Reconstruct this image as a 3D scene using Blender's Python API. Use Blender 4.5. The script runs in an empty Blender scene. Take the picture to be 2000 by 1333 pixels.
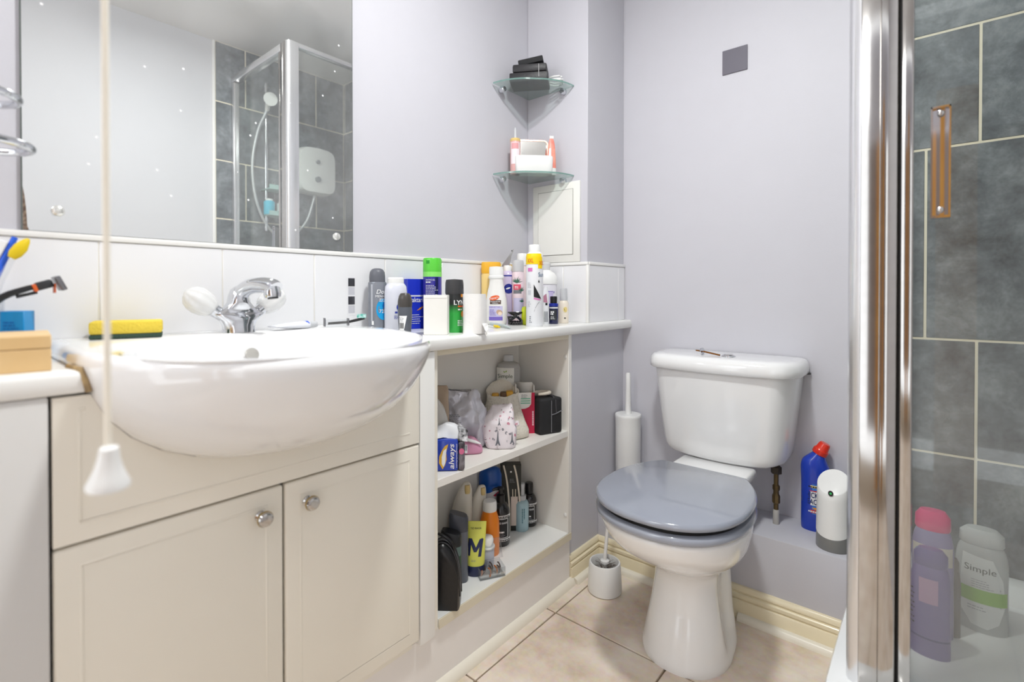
import bpy, bmesh, math, random
from mathutils import Vector, Matrix, noise
random.seed(7)
PI = math.pi
scene = bpy.context.scene
COL = scene.collection

# ------------------------------------------------------------------ camera, world, lights, exposure
CAM_H = 0.95
cam_d = bpy.data.cameras.new('camera'); cam = bpy.data.objects.new('camera', cam_d); COL.objects.link(cam)
cam_d.sensor_width = 36.0; cam_d.lens = 983.0 / 2000 * 36.0
cam_d.shift_y = (578.6 - 666.5) / 2000
cam_d.clip_start = 0.02; cam_d.clip_end = 50
cam.location = (0, 0, CAM_H)
cam.rotation_euler = (math.radians(90 - 0.5), 0, math.atan2(825, 983))
cam_d.dof.use_dof = True; cam_d.dof.focus_distance = 1.45; cam_d.dof.aperture_fstop = 2.3
scene.camera = cam

W = bpy.data.worlds.new('world'); scene.world = W; W.use_nodes = True
W.node_tree.nodes['Background'].inputs[0].default_value = (0.94, 0.97, 1.0, 1)
W.node_tree.nodes['Background'].inputs[1].default_value = 1.18

def area(name, loc, rot, size, power, color=(1, 1, 1), shape='DISK', size_y=None):
    l = bpy.data.lights.new(name, 'AREA'); l.shape = shape; l.size = size
    if size_y: l.size_y = size_y
    l.energy = power; l.color = color
    o = bpy.data.objects.new(name, l); o.location = loc; o.rotation_euler = rot; COL.objects.link(o)
    return o
area('ceiling_lamp_light', (-0.40, 0.70, 2.180), (0, 0, 0), 0.15, 8.8, (0.985, 1.0, 0.985))
pl = bpy.data.lights.new('ceiling_lamp_glow', 'POINT'); pl.energy = 1.3; pl.shadow_soft_size = 0.09; pl.color = (0.985, 1.0, 0.985)
plo = bpy.data.objects.new('ceiling_lamp_glow', pl); plo.location = (-0.40, 0.70, 2.10); COL.objects.link(plo)
area('unseen_fill_light', (-0.75, -1.00, 2.10), (math.radians(48), 0, math.radians(-22)), 0.6, 3.5, (1.0, 1.0, 0.99))  # soft fill added behind the camera, not a fitting of the house
scene.view_settings.view_transform = 'Standard'
scene.view_settings.look = 'None'
scene.view_settings.exposure = 0.93
scene.view_settings.gamma = 1.0
scene.view_settings.use_curve_mapping = False

# ------------------------------------------------------------------ helpers
def lin(h):
    h = h.lstrip('#'); c = [int(h[i:i + 2], 16) / 255 for i in (0, 2, 4)]
    return tuple(x / 12.92 if x <= 0.04045 else ((x + 0.055) / 1.055) ** 2.4 for x in c) + (1,)

MATS = {}
def mat(name, hexc, rough=0.5, metal=0.0, trans=0.0, var=0.03, scale=14.0, bump=0.0, bscale=60.0, coat=0.0, alpha=1.0, ior=1.45, spec=0.5, sss=0.0, hex2=None):
    if name in MATS: return MATS[name]
    m = bpy.data.materials.new(name); m.use_nodes = True
    nt = m.node_tree; p = nt.nodes['Principled BSDF']
    tc = nt.nodes.new('ShaderNodeTexCoord')
    nz = nt.nodes.new('ShaderNodeTexNoise'); nz.inputs['Scale'].default_value = scale; nz.inputs['Detail'].default_value = 4
    nt.links.new(tc.outputs['Object'], nz.inputs['Vector'])
    mx = nt.nodes.new('ShaderNodeMix'); mx.data_type = 'RGBA'
    c = lin(hexc)
    a = lin(hex2) if hex2 else tuple(v * (1 - var) for v in c[:3]) + (1,)
    b = c if hex2 else tuple(min(1, v * (1 + var)) for v in c[:3]) + (1,)
    mx.inputs[6].default_value = a; mx.inputs[7].default_value = b
    if hex2:
        rp = nt.nodes.new('ShaderNodeMapRange'); rp.inputs[1].default_value = 0.35; rp.inputs[2].default_value = 0.65
        nt.links.new(nz.outputs['Fac'], rp.inputs[0]); nt.links.new(rp.outputs[0], mx.inputs[0])
    else:
        nt.links.new(nz.outputs['Fac'], mx.inputs[0])
    nt.links.new(mx.outputs[2], p.inputs['Base Color'])
    p.inputs['Roughness'].default_value = rough; p.inputs['Metallic'].default_value = metal
    p.inputs['Transmission Weight'].default_value = trans; p.inputs['IOR'].default_value = ior
    p.inputs['Coat Weight'].default_value = coat; p.inputs['Coat Roughness'].default_value = 0.05
    p.inputs['Specular IOR Level'].default_value = spec
    p.inputs['Alpha'].default_value = alpha
    if sss: p.inputs['Subsurface Weight'].default_value = sss; p.inputs['Subsurface Radius'].default_value = (.01, .01, .01)
    if bump:
        n2 = nt.nodes.new('ShaderNodeTexNoise'); n2.inputs['Scale'].default_value = bscale; n2.inputs['Detail'].default_value = 6
        nt.links.new(tc.outputs['Object'], n2.inputs['Vector'])
        bp = nt.nodes.new('ShaderNodeBump'); bp.inputs['Strength'].default_value = bump; bp.inputs['Distance'].default_value = 0.004
        nt.links.new(n2.outputs['Fac'], bp.inputs['Height']); nt.links.new(bp.outputs['Normal'], p.inputs['Normal'])
    MATS[name] = m
    return m

class MB:
    def __init__(s): s.v = []; s.f = []
    def add(s, vs, fs):
        o = len(s.v); s.v += [tuple(v) for v in vs]; s.f += [tuple(i + o for i in f) for f in fs]; return s
    def box(s, x0, x1, y0, y1, z0, z1, bev=0.0, seg=2):
        if x0 > x1: x0, x1 = x1, x0
        if y0 > y1: y0, y1 = y1, y0
        if z0 > z1: z0, z1 = z1, z0
        vs = [(x, y, z) for x in (x0, x1) for y in (y0, y1) for z in (z0, z1)]
        fs = [(0, 1, 3, 2), (4, 6, 7, 5), (0, 4, 5, 1), (2, 3, 7, 6), (0, 2, 6, 4), (1, 5, 7, 3)]
        if not bev: return s.add(vs, fs)
        bm = bmesh.new(); bv = [bm.verts.new(v) for v in vs]
        for f in fs: bm.faces.new([bv[i] for i in f])
        bmesh.ops.bevel(bm, geom=bm.edges[:], offset=bev, segments=seg, profile=0.5, affect='EDGES')
        return s.bm(bm)
    def bm(s, bm):
        bm.verts.index_update()
        s.add([tuple(v.co) for v in bm.verts], [tuple(v.index for v in f.verts) for f in bm.faces]); bm.free(); return s
    def loft(s, rings, cap=True, closed=True):
        n = len(rings[0]); o = len(s.v); vs = [p for r in rings for p in r]; fs = []
        for k in range(len(rings) - 1):
            for i in range(n if closed else n - 1):
                j = (i + 1) % n
                fs.append((k * n + i, k * n + j, (k + 1) * n + j, (k + 1) * n + i))
        if cap:
            fs.append(tuple(reversed(range(n)))); fs.append(tuple((len(rings) - 1) * n + i for i in range(n)))
        return s.add(vs, fs)
    def lathe(s, prof, n=28, cx=0, cy=0, sx=1, sy=1, cap=True, z0=0):
        rings = [[(cx + sx * r * math.cos(2 * PI * i / n), cy + sy * r * math.sin(2 * PI * i / n), z0 + z) for i in range(n)] for r, z in prof]
        return s.loft(rings, cap)
    def tube(s, path, r, n=10, cap=True, up=None):
        P = [Vector(p) for p in path]; rings = []
        rr = r if isinstance(r, (list, tuple)) else [r] * len(P)
        T = []
        for i in range(len(P)):
            a = P[max(0, i - 1)]; b = P[min(len(P) - 1, i + 1)]; T.append((b - a).normalized())
        u = Vector(up) if up else T[0].orthogonal()
        for i in range(len(P)):
            u = (u - T[i] * u.dot(T[i])).normalized(); w = T[i].cross(u)
            rings.append([tuple(P[i] + (u * math.cos(2 * PI * k / n) + w * math.sin(2 * PI * k / n)) * rr[i]) for k in range(n)])
        return s.loft(rings, cap)
    def prism(s, pts, axis, a, b):
        def mk(p, t):
            return {'x': (t, p[0], p[1]), 'y': (p[0], t, p[1]), 'z': (p[0], p[1], t)}[axis]
        return s.loft([[mk(p, a) for p in pts], [mk(p, b) for p in pts]])
    def sphere(s, c, rx, ry=None, rz=None, n=16, m=10):
        ry = ry or rx; rz = rz or rx
        rings = [[(c[0] + rx * math.sin(PI * k / m) * math.cos(2 * PI * i / n), c[1] + ry * math.sin(PI * k / m) * math.sin(2 * PI * i / n), c[2] - rz * math.cos(PI * k / m)) for i in range(n)] for k in range(1, m)]
        o = len(s.v); s.loft(rings); return s
    def grid(s, nu, nv, fn):
        vs = [fn(i / (nu - 1), j / (nv - 1)) for j in range(nv) for i in range(nu)]
        fs = [(j * nu + i, j * nu + i + 1, (j + 1) * nu + i + 1, (j + 1) * nu + i) for j in range(nv - 1) for i in range(nu - 1)]
        return s.add(vs, fs)
    def xf(s, M, start=0):
        s.v[start:] = [tuple(M @ Vector(v)) for v in s.v[start:]]; return s
    def crumple(s, amp, scale, seed=0.0, fixz=None):
        out = []
        for v in s.v:
            d = noise.noise_vector(Vector(v) * scale + Vector((seed, seed * 2, -seed))) + 0.5 * noise.noise_vector(Vector(v) * scale * 2.3 + Vector((-seed, seed, 5)))
            k = amp if fixz is None else amp * min(1, max(0, (v[2] - fixz) / 0.02))
            out.append((v[0] + d.x * k, v[1] + d.y * k, v[2] + d.z * k))
        s.v = out; return s

def obj(name, mb, m, parent=None, sharp=38, flat=False):
    me = bpy.data.meshes.new(name)
    me.from_pydata([tuple(v) for v in mb.v], [], mb.f)
    bm = bmesh.new(); bm.from_mesh(me)
    bmesh.ops.remove_doubles(bm, verts=bm.verts, dist=1e-6)
    bmesh.ops.recalc_face_normals(bm, faces=bm.faces)
    lim = math.radians(sharp)
    for f in bm.faces: f.smooth = not flat
    for e in bm.edges:
        if len(e.link_faces) == 2 and e.calc_face_angle(0) > lim: e.smooth = False
    bm.to_mesh(me); bm.free()
    o = bpy.data.objects.new(name, me); COL.objects.link(o)
    if m: me.materials.append(m)
    if parent: o.parent = parent
    return o

def tag(o, label, cat, group=None):
    o['label'] = label; o['category'] = cat
    if group: o['group'] = group
    return o
def thing(name, label, cat, loc=(0, 0, 0), rot=0, group=None):
    o = bpy.data.objects.new(name, None); COL.objects.link(o); o.empty_display_size = 0.02
    o.location = loc; o.rotation_euler = (0, 0, rot)
    return tag(o, label, cat, group)
def struct(name, mb, m, **k):
    o = obj(name, mb, m, **k); o['kind'] = 'structure'; return o
def smooth(prof, n=4):
    """Catmull-Rom refinement of a profile."""
    out = []
    for i in range(len(prof) - 1):
        p0 = prof[max(0, i - 1)]; p1 = prof[i]; p2 = prof[i + 1]; p3 = prof[min(len(prof) - 1, i + 2)]
        for k in range(n):
            t = k / n
            out.append(tuple(0.5 * ((2 * b) + (-a + c) * t + (2 * a - 5 * b + 4 * c - d) * t * t + (-a + 3 * b - 3 * c + d) * t ** 3) for a, b, c, d in zip(p0, p1, p2, p3)))
    out.append(tuple(prof[-1])); return out
def sell(cx, cy, a, b, n, z, N=32):
    r = []
    for i in range(N):
        t = 2 * PI * i / N; c = math.cos(t); s = math.sin(t)
        r.append((cx + a * math.copysign(abs(c) ** (2 / n), c), cy + b * math.copysign(abs(s) ** (2 / n), s), z))
    return r

# surfaces for printed matter: S(u, v, eps) -> point
def S_lathe(prof, sx=1, sy=1, cx=0, cy=0):
    def S(u, z, e):
        r = prof[-1][0]
        for (r0, z0), (r1, z1) in zip(prof, prof[1:]):
            if z0 <= z <= z1: r = r0 + (r1 - r0) * (z - z0) / max(1e-9, z1 - z0); break
        if abs(sx - sy) < 1e-6: a = u / max(1e-6, r * sx)
        else: a = math.asin(max(-0.99, min(0.99, u / (r * sy))))
        return Vector((cx + (sx * r + e) * math.cos(a), cy + (sy * r + e) * math.sin(a), z))
    return S
def S_plane(o, U, V):
    o = Vector(o); U = Vector(U).normalized(); V = Vector(V).normalized(); Nn = U.cross(V).normalized()
    return lambda u, v, e: o + U * u + V * v + Nn * e
def patch(root, name, S, u0, u1, v0, v1, m, e=0.0005, nu=9, nv=7, parent=None):
    mb = MB().grid(nu, nv, lambda a, b: tuple(S(u0 + (u1 - u0) * a, v0 + (v1 - v0) * b, e)))
    return obj(name, mb, m, parent or root)
def poly(root, name, S, pts, m, e=0.0008, cuts=2):
    bm = bmesh.new(); vs = [bm.verts.new((p[0], p[1], 0)) for p in pts]
    ed = [bm.edges.new((vs[i], vs[(i + 1) % len(vs)])) for i in range(len(vs))]
    bmesh.ops.triangle_fill(bm, use_beauty=True, edges=ed)
    if cuts: bmesh.ops.subdivide_edges(bm, edges=bm.edges[:], cuts=cuts, use_grid_fill=True)
    for v in bm.verts: v.co = S(v.co.x, v.co.y, e)
    return obj(name, MB().bm(bm), m, root)
def ell(cx, cy, a, b, n=24, rot=0):
    return [(cx + a * math.cos(t) * math.cos(rot) - b * math.sin(t) * math.sin(rot), cy + a * math.cos(t) * math.sin(rot) + b * math.sin(t) * math.cos(rot)) for t in [2 * PI * i / n for i in range(n)]]
def text(root, S, body, u, v, h, m, width=None, rot=0.0, e=0.0011, shear=0.0, bold=0.0, name='lettering'):
    cu = bpy.data.curves.new('t', 'FONT'); cu.body = body; cu.size = 1; cu.align_x = 'CENTER'; cu.resolution_u = 3; cu.shear = shear; cu.offset = bold
    o = bpy.data.objects.new('t', cu); COL.objects.link(o)
    dg = bpy.context.evaluated_depsgraph_get()
    me = bpy.data.meshes.new_from_object(o.evaluated_get(dg)); bpy.data.objects.remove(o); bpy.data.curves.remove(cu)
    if not me.vertices: return None
    xs = [p.co.x for p in me.vertices]; ys = [p.co.y for p in me.vertices]
    sy_ = h / max(1e-6, max(ys) - min(ys)); sx_ = sy_ if width is None else width / max(1e-6, max(xs) - min(xs))
    cx = (max(xs) + min(xs)) / 2; cy = (max(ys) + min(ys)) / 2
    if h >= 0.009:
        bm = bmesh.new(); bm.from_mesh(me); bmesh.ops.triangulate(bm, faces=bm.faces[:])
        for _ in range(2 if h < 0.03 else 3):
            L = [e_ for e_ in bm.edges if e_.calc_length() > 0.16]
            if L: bmesh.ops.subdivide_edges(bm, edges=L, cuts=1); bmesh.ops.triangulate(bm, faces=[f for f in bm.faces if len(f.verts) > 3])
        bm.to_mesh(me); bm.free()
    cr, sr = math.cos(rot), math.sin(rot)
    for p in me.vertices:
        a = (p.co.x - cx) * sx_; b = (p.co.y - cy) * sy_
        p.co = S(u + a * cr - b * sr, v + a * sr + b * cr, e)
    me.name = name; me.materials.clear(); me.materials.append(m)
    ob = bpy.data.objects.new(name, me); COL.objects.link(ob); ob.parent = root
    return ob
def lines(root, S, u0, u1, v0, v1, n, m, fill=0.45, name='fine_print', seed=1):
    """Rows of tiny unreadable print as short bars on the label."""
    rnd = random.Random(seed); mb = MB(); dv = (v1 - v0) / n
    for i in range(n):
        va = v1 - dv * (i + 1); L = u0 + (u1 - u0) * rnd.uniform(0.6, 1.0); u = u0
        while u < L:
            w = rnd.uniform(0.003, 0.007); w = min(w, L - u)
            mb.add([tuple(S(u, va, 0.001)), tuple(S(u + w, va, 0.001)), tuple(S(u + w, va + dv * fill, 0.001)), tuple(S(u, va + dv * fill, 0.001))], [(0, 1, 2, 3)])
            u += w + 0.0012
    return obj(name, mb, m, root)
def bars(root, S, u0, u1, v0, v1, m, name='barcode', seed=3):
    rnd = random.Random(seed); mb = MB(); u = u0
    while u < u1:
        w = rnd.uniform(0.0005, 0.0016)
        mb.add([tuple(S(u, v0, 0.0012)), tuple(S(u + w, v0, 0.0012)), tuple(S(u + w, v1, 0.0012)), tuple(S(u, v1, 0.0012))], [(0, 1, 2, 3)])
        u += w + rnd.uniform(0.0004, 0.0012)
    return obj(name, mb, m, root)
def facing(x, y, off=0): return math.atan2(-y, -x) + math.radians(off)

# ------------------------------------------------------------------ materials
lilac = mat('lilac_wall_paint', '#cbcad1', 0.55, bump=0.05, bscale=180, var=0.015)
ceil_m = mat('ceiling_paint', '#dddcdb', 0.7, var=0.01)
whitewall = mat('white_wall_paint', '#cfcfd3', 0.6, var=0.01)
white_tile = mat('white_glazed_tile', '#efeff1', 0.12, var=0.01, coat=0.3)
white_trim = mat('white_plastic_trim', '#f0efec', 0.3)
grout_w = mat('pale_grout', '#e6e3dc', 0.9)
cream = mat('cream_cabinet_finish', '#f1ecdf', 0.32, var=0.012)
cream_edge = mat('cream_edging', '#dcd3bd', 0.4)
white_lam = mat('white_laminate', '#f2f2ef', 0.25, var=0.01, coat=0.2)
carcass = mat('white_carcass_board', '#efece6', 0.4, var=0.01)
plinth_m = mat('plinth_board', '#f0ece8', 0.35)
ceramic = mat('white_glazed_ceramic', '#f0f0f0', 0.08, var=0.006, coat=0.6)
seat_m = mat('grey_gloss_seat', '#989da9', 0.15, var=0.01, coat=0.6)
chrome = mat('polished_chrome', '#d8dade', 0.07, metal=1.0, var=0.02)
chrome_dull = mat('limescaled_chrome', '#b9b6b3', 0.10, metal=1.0, var=0.10, scale=40)
black_gap = mat('black_gap_fill', '#141414', 0.6)
skirt_m = mat('yellowed_gloss_paint', '#f2e6c6', 0.25, var=0.04, coat=0.4)
bead_m = mat('ivory_plastic_bead', '#efe9da', 0.3)
brass_m = mat('tarnished_brass_pipe', '#6b5a3c', 0.4, metal=0.7, var=0.3, scale=90)
plastic_w = mat('white_plastic', '#eeeeec', 0.3)
paper_w = mat('white_paper', '#f1f0ee', 0.85, bump=0.15, bscale=120)
black_p = mat('black_plastic', '#1c1c1e', 0.3)
black_fab = mat('black_fabric', '#232325', 0.75, bump=0.25, bscale=300)
black_leather = mat('black_patent_leatherette', '#121214', 0.28, bump=0.3, bscale=50)
frost = mat('frosted_clear_plastic', '#e4e6e9', 0.3, trans=0.35, ior=1.3)
ink = mat('black_print', '#1b1b1e', 0.5); ink_w = mat('white_print', '#f3f3f3', 0.5)
ink_g = mat('grey_print', '#8c8f95', 0.5); gold = mat('gold_print', '#c89b3c', 0.35)
red = mat('red_plastic', '#e0331f', 0.25, coat=0.3); oak = mat('honey_oak', '#dda043', 0.35, hex2='#c98632', scale=6)

def slate_material():
    m = bpy.data.materials.new('blue_grey_slate_tile'); m.use_nodes = True; nt = m.node_tree; p = nt.nodes['Principled BSDF']
    tc = nt.nodes.new('ShaderNodeTexCoord'); oi = nt.nodes.new('ShaderNodeObjectInfo')
    ad = nt.nodes.new('ShaderNodeVectorMath'); ad.operation = 'ADD'
    sc = nt.nodes.new('ShaderNodeVectorMath'); sc.operation = 'SCALE'; sc.inputs['Scale'].default_value = 20
    nt.links.new(oi.outputs['Random'], sc.inputs[0]); nt.links.new(tc.outputs['Object'], ad.inputs[0]); nt.links.new(sc.outputs[0], ad.inputs[1])
    n1 = nt.nodes.new('ShaderNodeTexNoise'); n1.inputs['Scale'].default_value = 9; n1.inputs['Detail'].default_value = 10; n1.inputs['Roughness'].default_value = 0.72; n1.inputs['Distortion'].default_value = 0.15
    nt.links.new(ad.outputs[0], n1.inputs['Vector'])
    r = nt.nodes.new('ShaderNodeValToRGB'); e = r.color_ramp.elements
    e[0].position = 0.34; e[0].color = lin('#42484c'); e[1].position = 0.67; e[1].color = lin('#8d9397')
    k = e.new(0.5); k.color = lin('#656c71')
    nt.links.new(n1.outputs['Fac'], r.inputs[0]); nt.links.new(r.outputs[0], p.inputs['Base Color'])
    p.inputs['Roughness'].default_value = 0.34
    b = nt.nodes.new('ShaderNodeBump'); b.inputs['Strength'].default_value = 0.25; b.inputs['Distance'].default_value = 0.004
    nt.links.new(n1.outputs['Fac'], b.inputs['Height']); nt.links.new(b.outputs[0], p.inputs['Normal'])
    return m
slate = slate_material()
silver = mat('bright_silver_profile', '#e4e4e6', 0.22, metal=0.85, var=0.02)
grout_c = mat('cream_grout', '#eee5cf', 0.85, var=0.06, scale=9)

def floor_material():
    m = bpy.data.materials.new('beige_stone_floor_tile'); m.use_nodes = True; nt = m.node_tree; p = nt.nodes['Principled BSDF']
    tc = nt.nodes.new('ShaderNodeTexCoord')
    n1 = nt.nodes.new('ShaderNodeTexNoise'); n1.inputs['Scale'].default_value = 7; n1.inputs['Detail'].default_value = 7; n1.inputs['Roughness'].default_value = 0.6
    n2 = nt.nodes.new('ShaderNodeTexNoise'); n2.inputs['Scale'].default_value = 60; n2.inputs['Detail'].default_value = 3
    nt.links.new(tc.outputs['Object'], n1.inputs['Vector']); nt.links.new(tc.outputs['Object'], n2.inputs['Vector'])
    r = nt.nodes.new('ShaderNodeValToRGB'); e = r.color_ramp.elements
    e[0].position = 0.32; e[0].color = lin('#ccb8a4'); e[1].position = 0.68; e[1].color = lin('#efe4d6')
    k = e.new(0.5); k.color = lin('#e3d3c2')
    nt.links.new(n1.outputs['Fac'], r.inputs[0])
    mx = nt.nodes.new('ShaderNodeMix'); mx.data_type = 'RGBA'; mx.blend_type = 'OVERLAY'; mx.inputs[0].default_value = 0.25
    nt.links.new(r.outputs[0], mx.inputs[6]); nt.links.new(n2.outputs['Color'], mx.inputs[7])
    nt.links.new(mx.outputs[2], p.inputs['Base Color']); p.inputs['Roughness'].default_value = 0.42
    b = nt.nodes.new('ShaderNodeBump'); b.inputs['Strength'].default_value = 0.1; b.inputs['Distance'].default_value = 0.003
    nt.links.new(n1.outputs['Fac'], b.inputs['Height']); nt.links.new(b.outputs[0], p.inputs['Normal'])
    return m
floor_tile = floor_material(); grout_f = mat('brown_grout', '#94836f', 0.9)

def mirror_material():
    m = bpy.data.materials.new('spotted_mirror_glass'); m.use_nodes = True; nt = m.node_tree; nt.nodes.clear()
    out = nt.nodes.new('ShaderNodeOutputMaterial'); g = nt.nodes.new('ShaderNodeBsdfGlossy'); g.inputs['Roughness'].default_value = 0.0; g.inputs['Color'].default_value = (0.86, 0.88, 0.87, 1)
    d = nt.nodes.new('ShaderNodeBsdfDiffuse'); d.inputs['Color'].default_value = (0.92, 0.92, 0.93, 1)
    tc = nt.nodes.new('ShaderNodeTexCoord')
    v = nt.nodes.new('ShaderNodeTexVoronoi'); v.inputs['Scale'].default_value = 26; v.inputs['Randomness'].default_value = 1
    nt.links.new(tc.outputs['Object'], v.inputs['Vector'])
    n = nt.nodes.new('ShaderNodeTexNoise'); n.inputs['Scale'].default_value = 5; nt.links.new(tc.outputs['Object'], n.inputs['Vector'])
    # splash dots: small distance to some of the cell centres
    lt = nt.nodes.new('ShaderNodeMath'); lt.operation = 'LESS_THAN'; lt.inputs[1].default_value = 0.062; nt.links.new(v.outputs['Distance'], lt.inputs[0])
    sx = nt.nodes.new('ShaderNodeSeparateColor'); nt.links.new(v.outputs['Color'], sx.inputs[0])
    gt = nt.nodes.new('ShaderNodeMath'); gt.operation = 'GREATER_THAN'; gt.inputs[1].default_value = 0.6; nt.links.new(sx.outputs[0], gt.inputs[0])
    mu = nt.nodes.new('ShaderNodeMath'); mu.operation = 'MULTIPLY'; nt.links.new(lt.outputs[0], mu.inputs[0]); nt.links.new(gt.outputs[0], mu.inputs[1])
    hz = nt.nodes.new('ShaderNodeMapRange'); hz.inputs[1].default_value = 0.3; hz.inputs[2].default_value = 0.8; hz.inputs[3].default_value = 0.06; hz.inputs[4].default_value = 0.20
    nt.links.new(n.outputs['Fac'], hz.inputs[0])
    mm = nt.nodes.new('ShaderNodeMath'); mm.operation = 'MAXIMUM'; nt.links.new(hz.outputs[0], mm.inputs[0])
    m8 = nt.nodes.new('ShaderNodeMath'); m8.operation = 'MULTIPLY'; m8.inputs[1].default_value = 0.85; nt.links.new(mu.outputs[0], m8.inputs[0]); nt.links.new(m8.outputs[0], mm.inputs[1])
    mx = nt.nodes.new('ShaderNodeMixShader'); nt.links.new(mm.outputs[0], mx.inputs[0]); nt.links.new(g.outputs[0], mx.inputs[1]); nt.links.new(d.outputs[0], mx.inputs[2])
    nt.links.new(mx.outputs[0], out.inputs[0]); return m
mirror_m = mirror_material()

def pane_material(name, tint, haze_lo, haze_hi, scale=6, limescale=False):
    """Thin glass: tinted see-through, fresnel shine, and a film of limescale that scatters light."""
    m = bpy.data.materials.new(name); m.use_nodes = True; nt = m.node_tree; nt.nodes.clear()
    out = nt.nodes.new('ShaderNodeOutputMaterial'); t = nt.nodes.new('ShaderNodeBsdfTransparent'); t.inputs[0].default_value = tint
    g = nt.nodes.new('ShaderNodeBsdfGlossy'); g.inputs['Roughness'].default_value = 0.02; g.inputs['Color'].default_value = (1, 1, 1, 1)
    lw = nt.nodes.new('ShaderNodeLayerWeight'); lw.inputs['Blend'].default_value = 0.5
    pw = nt.nodes.new('ShaderNodeMath'); pw.operation = 'POWER'; pw.inputs[1].default_value = 5; nt.links.new(lw.outputs['Facing'], pw.inputs[0])
    fr = nt.nodes.new('ShaderNodeMath'); fr.operation = 'MULTIPLY_ADD'; fr.inputs[1].default_value = 0.5; fr.inputs[2].default_value = 0.025; nt.links.new(pw.outputs[0], fr.inputs[0])
    a = nt.nodes.new('ShaderNodeMixShader'); nt.links.new(fr.outputs[0], a.inputs[0]); nt.links.new(t.outputs[0], a.inputs[1]); nt.links.new(g.outputs[0], a.inputs[2])
    d = nt.nodes.new('ShaderNodeBsdfDiffuse'); d.inputs[0].default_value = (0.78, 0.79, 0.78, 1)
    tc = nt.nodes.new('ShaderNodeTexCoord'); n = nt.nodes.new('ShaderNodeTexNoise'); n.inputs['Scale'].default_value = scale; n.inputs['Detail'].default_value = 5
    mp = nt.nodes.new('ShaderNodeMapping'); mp.inputs['Scale'].default_value = (1, 1, 0.35)
    nt.links.new(tc.outputs['Object'], mp.inputs[0]); nt.links.new(mp.outputs[0], n.inputs['Vector'])
    r = nt.nodes.new('ShaderNodeMapRange'); r.inputs[1].default_value = 0.3; r.inputs[2].default_value = 0.75; r.inputs[3].default_value = haze_lo; r.inputs[4].default_value = haze_hi
    nt.links.new(n.outputs['Fac'], r.inputs[0]); fac = r.outputs[0]
    if limescale:   # the film is thicker on the splashed lower part of the pane
        sp = nt.nodes.new('ShaderNodeSeparateXYZ'); nt.links.new(tc.outputs['Object'], sp.inputs[0])
        z = nt.nodes.new('ShaderNodeMapRange'); z.interpolation_type = 'SMOOTHSTEP'; z.inputs[1].default_value = 0.80; z.inputs[2].default_value = 0.40; z.inputs[3].default_value = 0.0; z.inputs[4].default_value = limescale
        nt.links.new(sp.outputs['Z'], z.inputs[0])
        s = nt.nodes.new('ShaderNodeMath'); s.operation = 'ADD'; nt.links.new(fac, s.inputs[0]); nt.links.new(z.outputs[0], s.inputs[1]); fac = s.outputs[0]
    b = nt.nodes.new('ShaderNodeMixShader'); nt.links.new(fac, b.inputs[0]); nt.links.new(a.outputs[0], b.inputs[1]); nt.links.new(d.outputs[0], b.inputs[2])
    nt.links.new(b.outputs[0], out.inputs[0]); return m
clear = pane_material('clear_plastic', (0.95, 0.96, 0.97, 1), 0.05, 0.16)
shower_glass = pane_material('limescaled_shower_glass', (0.97, 0.985, 0.975, 1), 0.0, 0.04, limescale=0.07)
shelf_glass = pane_material('pale_green_shelf_glass', (0.83, 0.89, 0.87, 1), 0.07, 0.14)
glass_edge = mat('green_glass_edge', '#86aca4', 0.15, trans=0.4, coat=0.4)

# ------------------------------------------------------------------ the room
XW, YT, YS, XB = -1.164, 1.744, 1.485, -0.909    # sink wall, toilet wall, pipe-box side, pipe-box front
XR, ZC, XSH = 0.507, 2.237, -0.15                # right wall, ceiling, shower side
WT, WB = 0.844, 0.814                            # worktop top and bottom
YF = 1.078                                       # plane of the shower door
fl = struct('floor', MB().box(-1.3, 0.62, -1.3, 1.86, -0.06, -0.004), grout_f)
for i in range(-1, 5):
    for j in range(-5, 3):
        x0 = -0.853 + 0.34 * (i - 1) + 0.0022; y0 = 1.217 + 0.34 * j + 0.0022
        x1 = min(x0 + 0.3356, XR); y1 = min(y0 + 0.3356, YT + 0.05); x0 = max(x0, -1.2)
        if x1 - x0 < 0.02 or y1 - y0 < 0.02: continue
        obj('tile', MB().box(x0, x1, y0, y1, -0.005, 0.0, 0.0012, 1), floor_tile, fl)
struct('ceiling', MB().box(-1.3, 0.62, -0.75, 1.86, ZC, ZC + 0.06), ceil_m)
wl = struct('wall_left', MB().box(-1.26, XW - 0.006, -0.75, 1.86, 0, ZC), lilac)
wb = struct('wall_back', MB().box(-1.2, 0.62, YT, 1.86, 0, ZC), lilac)
struct('wall_corner', MB().box(XW - 0.006, XB, YS, YT, WT, ZC, 0.002, 1), lilac)          # boxed-in pipes above the worktop
struct('wall_corner_below', MB().box(XW - 0.006, XB, 1.364, YT, 0, WB), lilac)
wlow = struct('wall_low', MB().box(XB, XSH - 0.002, 1.555, YT, 0, 0.2525, 0.003, 2), lilac)  # low boxing behind the pan
wr = struct('wall_right', MB().box(XR, 0.62, -0.75, 1.86, 0, ZC), whitewall)

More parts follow.
